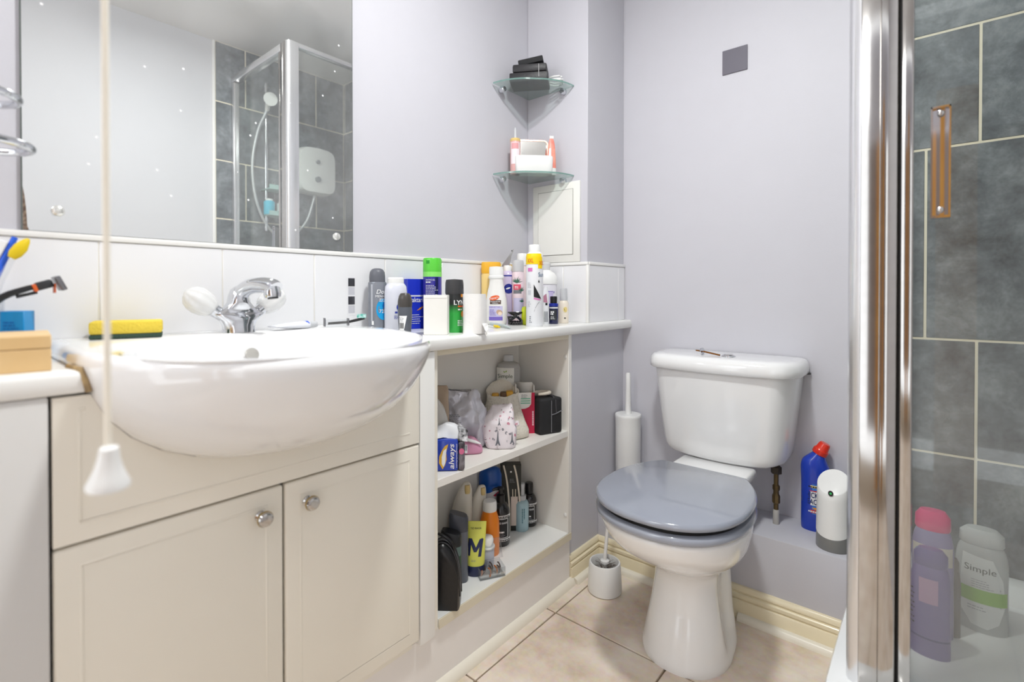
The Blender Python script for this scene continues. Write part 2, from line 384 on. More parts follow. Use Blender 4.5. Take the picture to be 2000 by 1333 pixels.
# white splashback tiles, one by one, with a trim strip on top
ys = [0.2183 + 0.2074 * k for k in range(-4, 7)]
for k in range(len(ys)):
    y0 = ys[k] + 0.0012; y1 = (ys[k + 1] if k + 1 < len(ys) else YS) - 0.0012
    y1 = min(y1, YS - 0.001)
    if y1 - y0 > 0.01: obj('tile', MB().box(XW - 0.0055, XW + 0.001, y0, y1, WT, 1.041, 0.001, 1), white_tile, wl)
wc = bpy.data.objects['wall_corner']
for x0, x1 in ((XW + 0.003, -1.006), (-1.0036, XB - 0.002)):
    obj('tile', MB().box(x0, x1, YS - 0.0065, YS, WT, 1.041, 0.001, 1), white_tile, wc)
for y0, y1 in ((YS + 0.002, 1.690), (1.6924, YT - 0.004)):
    obj('tile', MB().box(XB, XB + 0.0065, y0, y1, WT, 1.041, 0.001, 1), white_tile, wc)
struct('trim_1', MB().box(XW - 0.006, XW + 0.004, -0.7, YS - 0.004, 1.042, 1.0525, 0.002, 2), white_trim)
struct('trim_2', MB().box(XW + 0.004, XB + 0.006, YS - 0.0095, YS, 1.042, 1.0525, 0.002, 2), white_trim)
struct('trim_3', MB().box(XB, XB + 0.009, YS, YT, 1.042, 1.0525, 0.002, 2), white_trim)
struct('trim_4', MB().box(XB - 0.002, XB + 0.009, YS - 0.0095, YS + 0.002, WT, 1.042, 0.002, 2), white_trim)

obj('grout_bed', MB().box(XW - 0.0058, XW - 0.0002, -0.6, YS - 0.001, WT, 1.0415), grout_w, wl)
obj('grout_bed', MB().box(XW + 0.003, XB, YS - 0.0052, YS, WT, 1.0415), grout_w, wc)
obj('grout_bed', MB().box(XB, XB + 0.0053, YS, YT - 0.002, WT, 1.0415), grout_w, wc)
# slate tiles of the shower, each its own piece
rows = [0.19, 0.523, 0.825, 1.328, 1.629, 1.93, ZC]
bk = {0: [-0.31, 0.0827, 0.4827], 1: [-0.31, 0.0827, 0.4827], 2: [-0.40, -0.019, 0.381], 3: [-0.31, 0.0863, 0.4863], 4: [-0.40, -0.10, 0.30], 5: [-0.31, 0.0863, 0.4863]}
XT = -0.115
obj('grout_bed', MB().box(XT, XR, YT - 0.0072, YT, 0.15, ZC), grout_c, wb)
obj('grout_bed', MB().box(XR - 0.0072, XR, 1.003, YT, 0.15, ZC), grout_c, wr)
for r in range(6):
    cuts = [XT] + [c for c in bk[r] if XT < c < XR] + [XR - 0.006]
    for a, b in zip(cuts, cuts[1:]):
        if b - a > 0.012: obj('tile', MB().box(a + 0.003, b - 0.003, YT - 0.009, YT - 0.002, rows[r] + 0.003, rows[r + 1] - 0.003, 0.0012, 1), slate, wb)
rr = [0.19, 0.523, 0.825, 1.028, 1.328, 1.629, 1.93, ZC]
for r in range(7):
    off = 1.152 if r % 2 == 0 else 1.352
    cuts = [1.003] + [off + 0.4 * k for k in range(3) if 1.02 < off + 0.4 * k < YT - 0.02] + [YT - 0.009]
    for a, b in zip(cuts, cuts[1:]): obj('tile', MB().box(XR - 0.009, XR - 0.002, a + 0.003, b - 0.003, rr[r] + 0.003, rr[r + 1] - 0.003, 0.0012, 1), slate, wr)
struct('trim_5', MB().box(XR - 0.011, XR, 0.991, 1.003, 0.0, ZC, 0.002, 1), white_trim)

# skirting with an ogee profile, and quarter-round beads on the floor
def skirting(name, path, prof, m):
    """prof: (out, z) outline; path: 2D points, room side on the left of travel."""
    rings = []
    P = [Vector(p) for p in path]
    for i, p in enumerate(P):
        ns = []
        if i > 0: t = (P[i] - P[i - 1]).normalized(); ns.append(Vector((-t.y, t.x)))
        if i < len(P) - 1: t = (P[i + 1] - P[i]).normalized(); ns.append(Vector((-t.y, t.x)))
        n = sum(ns, Vector((0, 0))); n = n / n.length_squared * (1 if len(ns) == 1 else 2)
        if len(ns) == 1: n = ns[0]
        rings.append([(p.x + n.x * o, p.y + n.y * o, z) for o, z in prof])
    return struct(name, MB().loft(rings), m)
SK = [(0, 0), (0.016, 0), (0.016, 0.050), (0.0145, 0.053), (0.0105, 0.0545), (0.0105, 0.0565), (0.0145, 0.059), (0.0145, 0.067), (0.012, 0.070), (0.0075, 0.0715), (0.0075, 0.0735), (0.0105, 0.076), (0.0105, 0.084), (0.006, 0.090), (0, 0.091)]
skirting('baseboard_back', [(XSH - 0.006, 1.555), (XB, 1.555), (XB, 1.366)][::-1][:1] + [(XB, 1.366), (XB, 1.555), (XSH - 0.006, 1.555)][1:], [(-o, z) for o, z in SK], skirt_m)
QR = [(0, 0), (0.017, 0), (0.0165, 0.005), (0.0145, 0.010), (0.011, 0.0145), (0.006, 0.017), (0, 0.018)]
skirting('trim_6', [(-0.432, 1.539), (-0.170, 1.539)], [(-o, z) for o, z in QR], bead_m)
skirting('trim_7', [(-0.893, 1.378), (-0.893, 1.539), (-0.600, 1.539)], [(-o, z) for o, z in QR], bead_m)
skirting('trim_8', [(-0.900, 0.114), (-0.900, 1.372)], [(-o, z) for o, z in [(0, 0), (0.016, 0), (0.016, 0.006), (0.014, 0.013), (0.010, 0.019), (0.005, 0.023), (0, 0.025)]], bead_m)

# ------------------------------------------------------------------ basin unit
BC = 0.425
def basin_ring(w, f, xc, n, z, back=XW + 0.002, NF=44, NS=6, NB=12):
    pts = []
    for i in range(NS): pts.append((back + (xc - back) * i / NS, BC - w, z))
    for i in range(NF + 1):
        t = PI * i / NF; c = math.cos(t); s = math.sin(t)
        pts.append((xc + f * abs(s) ** (2 / n), BC - w * math.copysign(abs(c) ** (2 / n), c), z))
    for i in range(NS - 1, -1, -1): pts.append((back + (xc - back) * i / NS, BC + w, z))
    for i in range(1, NB): pts.append((back, BC + w - 2 * w * i / NB, z))
    return pts
ZSQ = lambda z: 0.868 - (0.868 - z) * (1.20 if z < 0.85 else 1.0)
BSEC = [(ZSQ(z), w, f, xc) for z, w, f, xc in [(0.705, 0.055, 0.035, -0.93), (0.712, 0.110, 0.085, -0.93), (0.722, 0.152, 0.130, -0.93), (0.740, 0.196, 0.182, -0.935), (0.762, 0.231, 0.224, -0.94), (0.788, 0.257, 0.259, -0.945), (0.815, 0.273, 0.284, -0.95), (0.838, 0.280, 0.299, -0.95), (0.852, 0.2825, 0.305, -0.95), (0.861, 0.2805, 0.303, -0.95), (0.8665, 0.275, 0.297, -0.95), (0.868, 0.268, 0.289, -0.95)]]
def tilt(r): return [(x, y, z - (0.008 * (x + 1.0) / 0.36 * min(1, max(0, (z - 0.77) / 0.07)) if x > -1.0 else 0)) for x, y, z in r]
basin = thing('wash_basin', 'large white semi-recessed ceramic wash basin set into the vanity unit', 'basin', (XW + 0.2, BC, 0.705))
def loc(mb, t):   # world-space mesh data into a thing's local space
    M = (Matrix.Translation(t.location) @ Matrix.Rotation(t.rotation_euler[2], 4, 'Z')).inverted()
    mb.xf(M); return mb
rings = [basin_ring(w, f, xc, 2.15, z) for z, w, f, xc in BSEC]
def inner(k, z, ax=0.181, ay=0.243, cx=-0.836):
    r = []
    for (x, y, _) in rings[-1]:
        a = math.atan2((y - BC) / ay, (x - cx) / ax)
        r.append((cx + ax * k * math.copysign(abs(math.cos(a)) ** 0.9, math.cos(a)), BC + ay * k * math.copysign(abs(math.sin(a)) ** 0.9, math.sin(a)), z))
    return r
for k, z in ((1.0, 0.8675), (0.985, 0.865), (0.965, 0.857), (0.93, 0.835), (0.86, 0.800), (0.73, 0.768), (0.52, 0.748), (0.28, 0.742), (0.09, 0.740)): rings.append(inner(k, z))
obj('basin_body', loc(MB().loft([tilt(r) for r in rings]), basin), ceramic, basin, sharp=60)
ov = MB().lathe([(0.0, 0.0), (0.0115, 0.0), (0.0125, 0.0015), (0.0125, 0.004), (0.011, 0.0055), (0.004, 0.006), (0.0, 0.006)], 20)
ov.xf(Matrix.Translation((-0.992, 0.413, 0.830)) @ Matrix.Rotation(math.radians(72), 4, 'Y'))
obj('overflow_cap', loc(ov, basin), mat('limescaled_overflow', '#b9b6b0', 0.35, metal=0.3), basin)
dr = MB().lathe([(0.0, 0), (0.022, 0), (0.022, 0.002), (0.016, 0.0035), (0.0, 0.002)], 20); dr.xf(Matrix.Translation((-0.838, BC, 0.7405)))
obj('waste_ring', loc(dr, basin), chrome, basin)

# tap
tap = thing('mixer_tap', 'chrome basin mixer tap with two white shell handles', 'tap', (-1.085, 0.427, 0.868))
b = MB().loft([sell(0, 0, a, w, 2.6, z, 24) for a, w, z in ((0.028, 0.029, 0), (0.028, 0.0285, 0.005), (0.026, 0.029, 0.014), (0.025, 0.034, 0.023), (0.024, 0.045, 0.033), (0.020, 0.050, 0.038), (0.018, 0.042, 0.043), (0.020, 0.030, 0.049), (0.024, 0.020, 0.060), (0.022, 0.0175, 0.074), (0.016, 0.014, 0.086), (0.006, 0.006, 0.093))])
obj('tap_body', b, chrome, tap, sharp=50)
sp = [(-0.012, 0, 0.038), (-0.008, 0, 0.055), (0.004, 0, 0.074), (0.022, 0, 0.088), (0.045, 0, 0.094), (0.072, 0, 0.095), (0.096, 0, 0.092), (0.104, 0, 0.088)]
b = MB().tube(smooth(sp, 3), 0.0155, 14); b.tube([(0.094, 0, 0.096), (0.096, 0, 0.078), (0.097, 0, 0.0705)], [0.0125, 0.0165, 0.0145], 14)
RZ = Matrix.Rotation(math.radians(16), 4, 'Z')
obj('spout', b.xf(RZ), chrome, tap, sharp=50)
obj('aerator', MB().tube([(0.097, 0, 0.0715), (0.0975, 0, 0.068)], 0.0098, 14).xf(RZ), black_p, tap)
for s in (-1, 1):
    d = Vector((-0.10, s * 0.82, 0.62)).normalized(); o0 = Vector((0, s * 0.030, 0.034))
    obj('handle_stem', MB().tube([o0, o0 + d * 0.022], [0.012, 0.013], 14), chrome, tap)
    prof = [(0.013, 0.02), (0.018, 0.026), (0.0225, 0.036), (0.0245, 0.048), (0.0235, 0.060), (0.019, 0.070), (0.011, 0.077), (0.003, 0.080)]
    P = [o0 + d * z for _, z in prof]
    hb = MB(); q = d.to_track_quat('Z', 'Y'); rg = []
    for r, z in prof:
        rg.append([tuple(o0 + q @ Vector((r * (1 + 0.05 * math.cos(8 * t)) * math.cos(t), r * (1 + 0.05 * math.cos(8 * t)) * math.sin(t), z))) for t in [2 * PI * i / 48 for i in range(48)]])
    obj('tap_handle', hb.loft(rg), mat('white_ceramic_handle', '#efefee', 0.12, trans=0.15, coat=0.5), tap, sharp=80)
obj('pop_up_rod', MB().tube([(-0.028, 0, 0.03), (-0.030, 0, 0.066)], 0.002, 8).sphere((-0.030, 0, 0.068), 0.0042, n=10, m=6), chrome, tap)

# worktops follow the basin's outline
def outline(z, off):
    for (z0, w0, f0, x0), (z1, w1, f1, x1) in zip(BSEC, BSEC[1:]):
        if z0 <= z <= z1: t = (z - z0) / (z1 - z0); w, f, xc = w0 + (w1 - w0) * t, f0 + (f1 - f0) * t, x0 + (x1 - x0) * t
    w += off; f += off
    def half(x):
        if x <= xc: return w
        u = min(1, (x - xc) / f); return w * (1 - u ** 2.15) ** (1 / 2.15)
    return half
h = outline(0.844, 0.0015)
XE = -0.875
def worktop(name, label, side):
    t = thing(name, label, 'worktop', (-1.0, BC + side * 0.3, WB))
    xs = [XW + 0.001 + (XE - XW - 0.001) * i / 10 for i in range(11)]
    end = YT - 0.0005 if side > 0 else -0.42
    def out(inset):
        p = [(x, BC + side * (h(x))) for x in xs]; p[-1] = (XE - inset, BC + side * h(XE - inset))
        return p + [(XE - inset, end), (XW + 0.001, end)]
    if side > 0:   # the pipe box stands in the back corner
        def out(inset):
            p = [(x, BC + h(x)) for x in xs]; p[-1] = (XE - inset, BC + h(XE - inset))
            return p + [(XE - inset, end), (XB + 0.001, end), (XB + 0.001, YS - 0.001), (XW + 0.001, YS - 0.001)]
    lv = [(0.003, WB), (0, WB + 0.003), (0, WT - 0.008), (0.0012, WT - 0.004), (0.004, WT - 0.001), (0.008, WT)]
    mb = MB().loft([[(x, y, z) for x, y in out(i)] for i, z in lv])
    obj('worktop_slab', loc(mb, t), white_lam, t, sharp=50); return t
worktop('worktop', 'long white laminate worktop running from the basin to the toilet wall', 1)
wtl = worktop('worktop', 'short white worktop end left of the basin under the pine box', -1)
sil = MB().tube([(XE + 0.0005, BC - h(XE) + 0.004, WB + 0.001), (XE + 0.001, BC - h(XE) + 0.001, 0.83), (XE - 0.006, BC - h(XE) - 0.004, WT + 0.001), (-0.93, BC - h(-0.93) - 0.002, WT + 0.001)], 0.0042, 8)
obj('silicone_bead', loc(sil, wtl), mat('stained_sealant', '#b59a6c', 0.5, hex2='#8a7453', scale=60), wtl)

# vanity cabinet
XD = -0.880
van = thing('vanity_unit', 'cream vanity unit under the basin with two panelled doors', 'cabinet', (-1.0, BC, 0.0))
def part(t, name, mb, m, **k): return obj(name, loc(mb, t), m, t, **k)
part(van, 'carcass', MB().box(XW + 0.004, -0.8995, 0.0985, 0.113, 0.153, WB - 0.001).box(XW + 0.004, -0.9, 0.730, 0.7445, 0.153, WB - 0.001).box(XW + 0.004, -0.9, 0.113, 0.73, 0.150, 0.165), carcass)
def panel_with_groove(y0, y1, z0, z1, groove=True):
    """Cabinet front: rounded slab with a routed frame line."""
    mb = MB().box(XD - 0.018, XD, y0, y1, z0, z1, 0.004, 3)
    return mb
def groove_frame(y0, y1, z0, z1, w=0.0035):
    mb = MB()
    for a, b, c, d in ((y0, y1, z1 - w, z1), (y0, y1, z0, z0 + w), (y0, y0 + w, z0 + w, z1 - w), (y1 - w, y1, z0 + w, z1 - w)):
        mb.box(XD - 0.001, XD + 0.0007, a, b, c, d, 0.0006, 1)
    return mb
# fixed front, cut out round the bowl
def bowl_half(x):
    out = []
    for z, w, f, xc in BSEC[:9]:
        u = (x - xc) / (f + 0.002)
        if u < 1: out.append((z, (w + 0.002) * (1 - u ** 2.15) ** (1 / 2.15)))
    return out
def cut_panel(x):
    bh = bowl_half(x); bh = [q for q in bh if q[0] < WB - 0.006]
    z0, z1 = 0.6125, WB - 0.004; y0, y1 = 0.116, 0.727
    top = bh[-1][1]
    pts = [(y0, z0), (y1, z0), (y1, z1), (BC + top + 0.002, z1)] + [(BC + w, z) for z, w in reversed(bh)] + [(BC - w, z) for z, w in bh] + [(BC - top - 0.002, z1), (y0, z1)]
    return pts
part(van, 'fixed_front', MB().loft([[(XD - 0.018, y, z) for y, z in cut_panel(XD)], [(XD - 0.001, y, z) for y, z in cut_panel(XD)], [(XD, y + (0.0015 if y < BC else -0.0015), z) for y, z in cut_panel(XD)]]), cream)
part(van, 'front_moulding', MB().box(XD - 0.001, XD + 0.0008, 0.142, 0.700, 0.637, 0.6405, 0.0007, 1).box(XD - 0.001, XD + 0.0008, 0.142, 0.1455, 0.6405, 0.790, 0.0007, 1).box(XD - 0.001, XD + 0.0008, 0.142, 0.150, 0.790, 0.7935, 0.0007, 1), cream)
for (y0, y1, yk) in ((0.116, 0.419, 0.380), (0.423, 0.727, 0.464)):
    d = part(van, 'door', panel_with_groove(y0, y1, 0.166, 0.608), cream)
    g = part(van, 'door_moulding', groove_frame(y0 + 0.027, y1 - 0.027, 0.192, 0.582), cream); g.parent = d; g.matrix_parent_inverse = Matrix()
    kb = MB().lathe([(0.0095, 0), (0.0095, 0.002), (0.007, 0.004), (0.006, 0.010), (0.008, 0.013), (0.0125, 0.016), (0.0128, 0.021), (0.011, 0.024), (0.0085, 0.0255), (0.0, 0.026)], 16)
    kb.xf(Matrix.Translation((XD, yk, 0.566)) @ Matrix.Rotation(math.radians(90), 4, 'Y'))
    kn = part(van, 'knob', kb, chrome_dull, sharp=25); kn.parent = d
    rg = MB().lathe([(0.0126, 0.016), (0.0135, 0.017), (0.0135, 0.019), (0.0126, 0.020)], 16, cap=False); rg.xf(Matrix.Translation((XD, yk, 0.566)) @ Matrix.Rotation(math.radians(90), 4, 'Y'))
    r_ = part(van, 'knob_ring', rg, mat('dull_brass', '#a8935f', 0.3, metal=0.9)); r_.parent = d
part(van, 'end_filler', MB().box(XD - 0.018, XD - 0.002, 0.7305, 0.7745, 0.150, WB - 0.002, 0.002, 2), white_lam)
part(van, 'plinth', MB().box(-0.918, -0.900, 0.114, 1.362, 0.0, 0.152), plinth_m)
part(van, 'plinth_lip', MB().box(-0.918, -0.888, 0.113, 0.712, 0.1525, 0.1645, 0.001, 1), cream)

lu = thing('side_unit', 'pale grey-white side unit panel left of the cream vanity doors', 'cabinet', (-1.0, -0.15, 0))
part(lu, 'front_panel', MB().box(XD - 0.018, XD + 0.001, -0.42, 0.1125, 0.0, WB - 0.0015, 0.003, 2), mat('pale_grey_panel', '#dcdbd9', 0.3, var=0.01))
part(lu, 'side_panel', MB().box(XW + 0.004, XD - 0.0185, 0.080, 0.0975, 0, WB - 0.0015), carcass)

# open shelf unit
XS = -0.893; ZM, ZL = 0.505, 0.177
su = thing('shelf_unit', 'open white two-tier shelf unit between the vanity and the pipe box', 'shelf', (-1.0, 1.07, 0.0))
part(su, 'side_panel', MB().box(XW + 0.004, XS, 0.7755, 0.7925, 0.154, WB - 0.001, 0.001, 1), cream)
part(su, 'side_panel', MB().box(XW + 0.004, XS, 1.3455, 1.363, 0.154, WB - 0.001, 0.001, 1), carcass)
part(su, 'back_panel', MB().box(-1.108, -1.098, 0.793, 1.345, 0.154, WB - 0.002), carcass)
part(su, 'top_rail', MB().box(-1.098, XS - 0.001, 0.793, 1.345, 0.799, WB - 0.001), cream_edge)
part(su, 'shelf_board', MB().box(-1.0975, XS - 0.002, 0.793, 1.345, ZM - 0.019, ZM, 0.0008, 1), carcass)
part(su, 'shelf_board', MB().box(-1.0975, XS + 0.0005, 0.793, 1.345, ZL - 0.022, ZL, 0.0008, 1), white_lam)
part(su, 'shelf_edging', MB().box(XS + 0.0005, XS + 0.0045, 0.7925, 1.357, ZL - 0.024, ZL - 0.0005, 0.001, 1), cream_edge)
for y, z in ((1.340, 0.742), (1.340, 0.232)):
    c = MB().lathe([(0.006, 0), (0.006, 0.002), (0.003, 0.0035), (0, 0.0035)], 12); c.xf(Matrix.Translation((-0.905, 1.3455, z)) @ Matrix.Rotation(math.radians(90), 4, 'X'))
    part(su, 'screw_cap', c, plastic_w)

# mirror
mi = thing('wall_mirror', 'large frameless rectangular wall mirror above the basin', 'mirror', (XW + 0.002, 0.43, 1.053))
part(mi, 'mirror_glass', MB().box(XW - 0.0055, XW + 0.0005, 0.119, 0.739, 1.0535, 1.90), mirror_m)
for y in (0.1172, 0.739): part(mi, 'mirror_edge', MB().box(XW - 0.0055, XW + 0.0002, y, y + 0.0016, 1.0535, 1.90), mat('dark_mirror_edge', '#6f7672', 0.3, metal=0.5))
part(mi, 'corroded_corner', MB().prism([(0.1192, 1.0537), (0.1265, 1.0537), (0.1245, 1.06), (0.1235, 1.085), (0.1215, 1.11), (0.1192, 1.125)], 'x', XW + 0.0005, XW + 0.0009), mat('rust_spots', '#5b463a', 0.7, hex2='#9a8876', scale=150))
for y in (0.163, 0.6935):
    c = MB().lathe([(0.0, 0), (0.0095, 0), (0.0092, 0.003), (0.006, 0.0055), (0, 0.006)], 18); c.xf(Matrix.Translation((XW + 0.0005, y, 1.090)) @ Matrix.Rotation(math.radians(90), 4, 'Y'))
    part(mi, 'screw_cover', c, mat('chrome_screw_cover', '#e6e6e2', 0.25, metal=0.6))

# ------------------------------------------------------------------ corner glass shelves
def corner_shelf(z, label):
    R = 0.199
    t = thing('corner_shelf', label, 'shelf', (XW, YS, z), 0, 'glass corner shelves')
    arc = [(R * math.sin(a) * 1.0, -R * math.cos(a)) for a in [PI / 2 * i / 24 for i in range(25)]]
    bow = [(x * (0.955 + 0.045 * abs(math.cos(2 * math.atan2(-y, x)))), y * (0.955 + 0.045 * abs(math.cos(2 * math.atan2(-y, x))))) for x, y in arc]
    pts = [(0.0015, -0.0015)] + [(max(0.0015, x), min(-0.0015, y)) for x, y in bow]
    obj('glass_plate', MB().loft([[(x, y, 0) for x, y in pts], [(x, y, 0.0055) for x, y in pts]]), shelf_glass, t)
    e = MB().grid(25, 2, lambda u, v: (bow[round(u * 24)][0] * 1.0015, bow[round(u * 24)][1] * 1.0015, 0.0002 + 0.0051 * v))
    obj('glass_edge', e, glass_edge, t)
    for ax in (0, 1):
        for k in (0.80,):
            m = MB().lathe([(0.0, 0), (0.011, 0), (0.011, 0.014), (0.0085, 0.019), (0, 0.020)], 16)
            if ax == 0: m.xf(Matrix.Translation((0.0, -R * k, -0.009)) @ Matrix.Rotation(math.radians(90), 4, 'Y'))
            else: m.xf(Matrix.Translation((R * k, 0.0, -0.009)) @ Matrix.Rotation(math.radians(90), 4, 'X'))
            obj('shelf_bracket', m, chrome, t)
    return t
ZS1, ZS2 = 1.669, 1.3565
corner_shelf(ZS1 - 0.0055, 'upper glass corner shelf holding the black case and cable')
corner_shelf(ZS2 - 0.0055, 'lower glass corner shelf holding the small white mirror')

# access panel
ap = thing('access_panel', 'white plastic access panel on the boxed-in corner below the glass shelves', 'panel', (-1.04, YS, 1.194))
part(ap, 'panel_frame', MB().box(-1.140, -0.937, YS - 0.006, YS, 1.054, 1.3345, 0.002, 2), mat('ivory_white_plastic', '#ebeae4', 0.35))
part(ap, 'panel_door', MB().box(-1.114, -0.965, YS - 0.0085, YS - 0.0065, 1.081, 1.308, 0.0008, 1), mat('ivory_white_plastic', '#ebeae4', 0.35))
part(ap, 'door_gap', MB().box(-1.1155, -0.9635, YS - 0.0066, YS - 0.0060, 1.0795, 1.3095), mat('shadow_line_grey', '#8e8b84', 0.7))

# dark square on the toilet wall
tag(obj('wall_plate', MB().box(-0.5455, -0.4675, YT - 0.004, YT - 0.0003, 1.671, 1.7505, 0.0006, 1), mat('dark_grey_plate', '#696671', 0.5)), 'small dark grey square plate high on the wall above the toilet', 'plate')

# ------------------------------------------------------------------ toilet
TX = -0.503
to = thing('toilet', 'white close-coupled toilet with grey gloss lid against the lilac wall', 'toilet', (TX, 1.36, 0))
def pan_ring(hw, yf, yb, z, n=2.2, N=48, notch=0.0, wb=None):
    r = []; yc = yf + hw * 1.15 if yb - yf > hw * 2.3 else (yf + yb) / 2
    for i in range(N):
        t = 2 * PI * i / N; c = math.cos(t); s = math.sin(t)
        x = hw * math.copysign(abs(c) ** (2 / n), c)
        y = yc + ((yc - yf) if s < 0 else (yb - yc)) * math.copysign(abs(s) ** (2 / (n if s < 0 else 3.5)), s)
        if wb is not None and y > yc: x *= 1 + (wb - 1) * min(1, (y - yc) / (yb - yc))
        if notch:
            q = math.exp(-((y - 1.385) / 0.055) ** 4); x *= 1 - notch * q * (1 if c > 0 else 0.3)
        r.append((TX + x, y, z))
    return r
PS = [(0.0, 0.112, 1.208, 1.520, .0, .82), (0.012, 0.113, 1.207, 1.522, .0, .82), (0.03, 0.110, 1.212, 1.522, .10, .82), (0.05, 0.107, 1.217, 1.522, .22, .82), (0.09, 0.100, 1.228, 1.522, .26, .82), (0.13, 0.094, 1.240, 1.525, .27, .84), (0.18, 0.088, 1.250, 1.528, .26, .86), (0.22, 0.088, 1.248, 1.530, .16, .92), (0.245, 0.100, 1.222, 1.532, .05, .9), (0.27, 0.124, 1.178, 1.534, 0, .86), (0.295, 0.145, 1.135, 1.536, 0, .82), (0.32, 0.160, 1.098, 1.537, 0, .80), (0.35, 0.171, 1.068, 1.538, 0, .78), (0.375, 0.176, 1.053, 1.538, 0, .77), (0.388, 0.178, 1.048, 1.538, 0, .76), (0.395, 0.1765, 1.0505, 1.538, 0, .76), (0.398, 0.172, 1.056, 1.536, 0, .75)]
PSf = smooth(PS, 2)
part(to, 'pan', MB().loft([pan_ring(hw, yf, yb, z, 2.2, 64, nt, wb) for z, hw, yf, yb, nt, wb in PSf]), ceramic, sharp=60)
part(to, 'screw_hole', MB().lathe([(0, 0), (0.006, 0), (0.006, 0.003), (0, 0.004)], 12).xf(Matrix.Translation((-0.4285, 1.372, 0.058)) @ Matrix.Rotation(math.radians(80), 4, 'Y')), mat('rusty_screw', '#4a3c30', 0.7))
part(to, 'cistern_ledge', MB().box(TX - 0.115, TX + 0.105, 1.455, 1.60, 0.398, 0.427, 0.010, 3), ceramic)
def seat_ring(hw, yf, yb, z, N=64):
    r = []; yc = 1.235
    for i in range(N):
        t = 2 * PI * i / N; c = math.cos(t); s = math.sin(t); n = 2.25
        if s < 0:
            x = hw * math.copysign(abs(c) ** (2 / n), c); y = yc - (yc - yf) * abs(s) ** (2 / n)
        else:
            y = yc + (yb - yc) * min(1, abs(s) * 1.12) ** 1.0
            k = (y - yc) / (yb - yc)
            x = math.copysign(1, c) * hw * (1 - 0.36 * k ** 2.4) if s * 1.12 < 1 else hw * 0.64 * c / math.cos(math.asin(1 / 1.12))
        r.append((TX + x, y, z))
    return r
def slab(y_in, z0, z1, hw, yf, yb, rd=0.006):
    a = [(rd, z0), (rd * .3, z0 + rd * .3), (0, z0 + rd), (0, z1 - rd), (rd * .3, z1 - rd * .3), (rd, z1)]
    return MB().loft([seat_ring(hw - i, yf + i, yb - i, z) for i, z in a])
part(to, 'seat', slab(0, 0.400, 0.4195, 0.184, 1.037, 1.440, 0.007), seat_m, sharp=60)
part(to, 'seat_gap_shade', MB().loft([seat_ring(0.168, 1.053, 1.43, z) for z in (0.4195, 0.4310)]), black_gap)  # black filler stands in for the buffers and the shade between seat and lid
part(to, 'lid', slab(0, 0.4310, 0.4490, 0.184, 1.036, 1.442, 0.008), seat_m, sharp=60)
# cistern, bowed front and tapering sides
CX = -0.515
def cis(hw, yf, z, e=0.0, N=24):
    yb = YT - 0.004; r = [(CX - hw, yb, z), ]
    for i in range(N + 1):
        u = -1 + 2 * i / N
        x = hw * math.copysign(1 - (1 - abs(u)) ** 1.0, u)
        bow = (1 - abs(u) ** 2.2) * 0.035
        edge = 0.045 * max(0, (abs(u) - 0.8) / 0.2) ** 2
        r.append((CX + x, yf + 0.035 - bow + edge, z))
    r.append((CX + hw, yb, z)); return r
CS = [(0.425, 0.145, 1.590), (0.432, 0.166, 1.578), (0.445, 0.180, 1.571), (0.47, 0.1865, 1.567), (0.55, 0.1965, 1.560), (0.65, 0.2075, 1.553), (0.7075, 0.2135, 1.549)]
part(to, 'cistern', MB().loft([cis(hw, yf, z) for z, hw, yf in smooth(CS, 2)]), ceramic, sharp=60)
LS = [(0.703, 0.2245, 1.540), (0.706, 0.2275, 1.537), (0.722, 0.2275, 1.537), (0.735, 0.225, 1.540), (0.744, 0.219, 1.547), (0.748, 0.208, 1.560), (0.7495, 0.19, 1.58)]
part(to, 'cistern_lid', MB().loft([cis(hw, yf, z) for z, hw, yf in LS]), ceramic, sharp=60)
part(to, 'cistern_side_screw', MB().box(CX + 0.2135, CX + 0.232, YT - 0.012, YT - 0.004, 0.700, 0.706), mat('grey_bracket', '#55565a', 0.5))
rod = thing('flush_push_rod', 'thin brass push rod with chrome disc lying loose on the cistern lid', 'flush part', (-0.565, 1.615, 0.7495), math.radians(-12))
obj('rod', MB().tube([(0.004, 0, 0.0105), (0.060, 0, 0.004)], 0.0026, 8).tube([(-0.004, 0, 0.0112), (-0.022, 0, 0.0115)], 0.0022, 8), mat('brown_brass_rod', '#8a5a2a', 0.35, metal=0.8), rod)
obj('disc', MB().lathe([(0, -0.002), (0.011, -0.002), (0.011, 0.002), (0, 0.0022)], 20).xf(Matrix.Translation((0, 0, 0.0112)) @ Matrix.Rotation(math.radians(84), 4, 'Y')), chrome, rod)
fb = thing('flush_button', 'round chrome flush button set in the middle of the cistern lid', 'flush button', (-0.487, 1.622, 0.7493))
obj('button_rim', MB().lathe([(0.0, 0.0), (0.021, 0), (0.021, 0.002), (0.018, 0.004), (0.016, 0.0035), (0, 0.003)], 24), chrome, fb)
obj('button_half', MB().lathe([(0, 0.0028), (0.0145, 0.0028), (0.013, 0.0058), (0, 0.0064)], 20), chrome_dull, fb)

sp_ = thing('cistern_supply_pipe', 'tarnished brass supply pipe and valve below the cistern', 'pipe', (-0.361, 1.665, 0.2525))
obj('pipe', MB().lathe([(0.0068, 0), (0.0068, 0.19)], 14), brass_m, sp_)
obj('valve', MB().lathe([(0.007, 0.060), (0.011, 0.064), (0.011, 0.085), (0.008, 0.090), (0.008, 0.100), (0.0105, 0.103), (0.0105, 0.114), (0.007, 0.118)], 8), brass_m, sp_)
obj('back_nut', MB().lathe([(0.0068, 0.150), (0.015, 0.152), (0.015, 0.172), (0.0068, 0.174)], 6), mat('dark_nut', '#3d352b', 0.6), sp_)
obj('pipe_foot', MB().lathe([(0.009, 0), (0.0085, 0.040), (0.0068, 0.043)], 14), mat('painted_pipe', '#b7b3ae', 0.5), sp_)

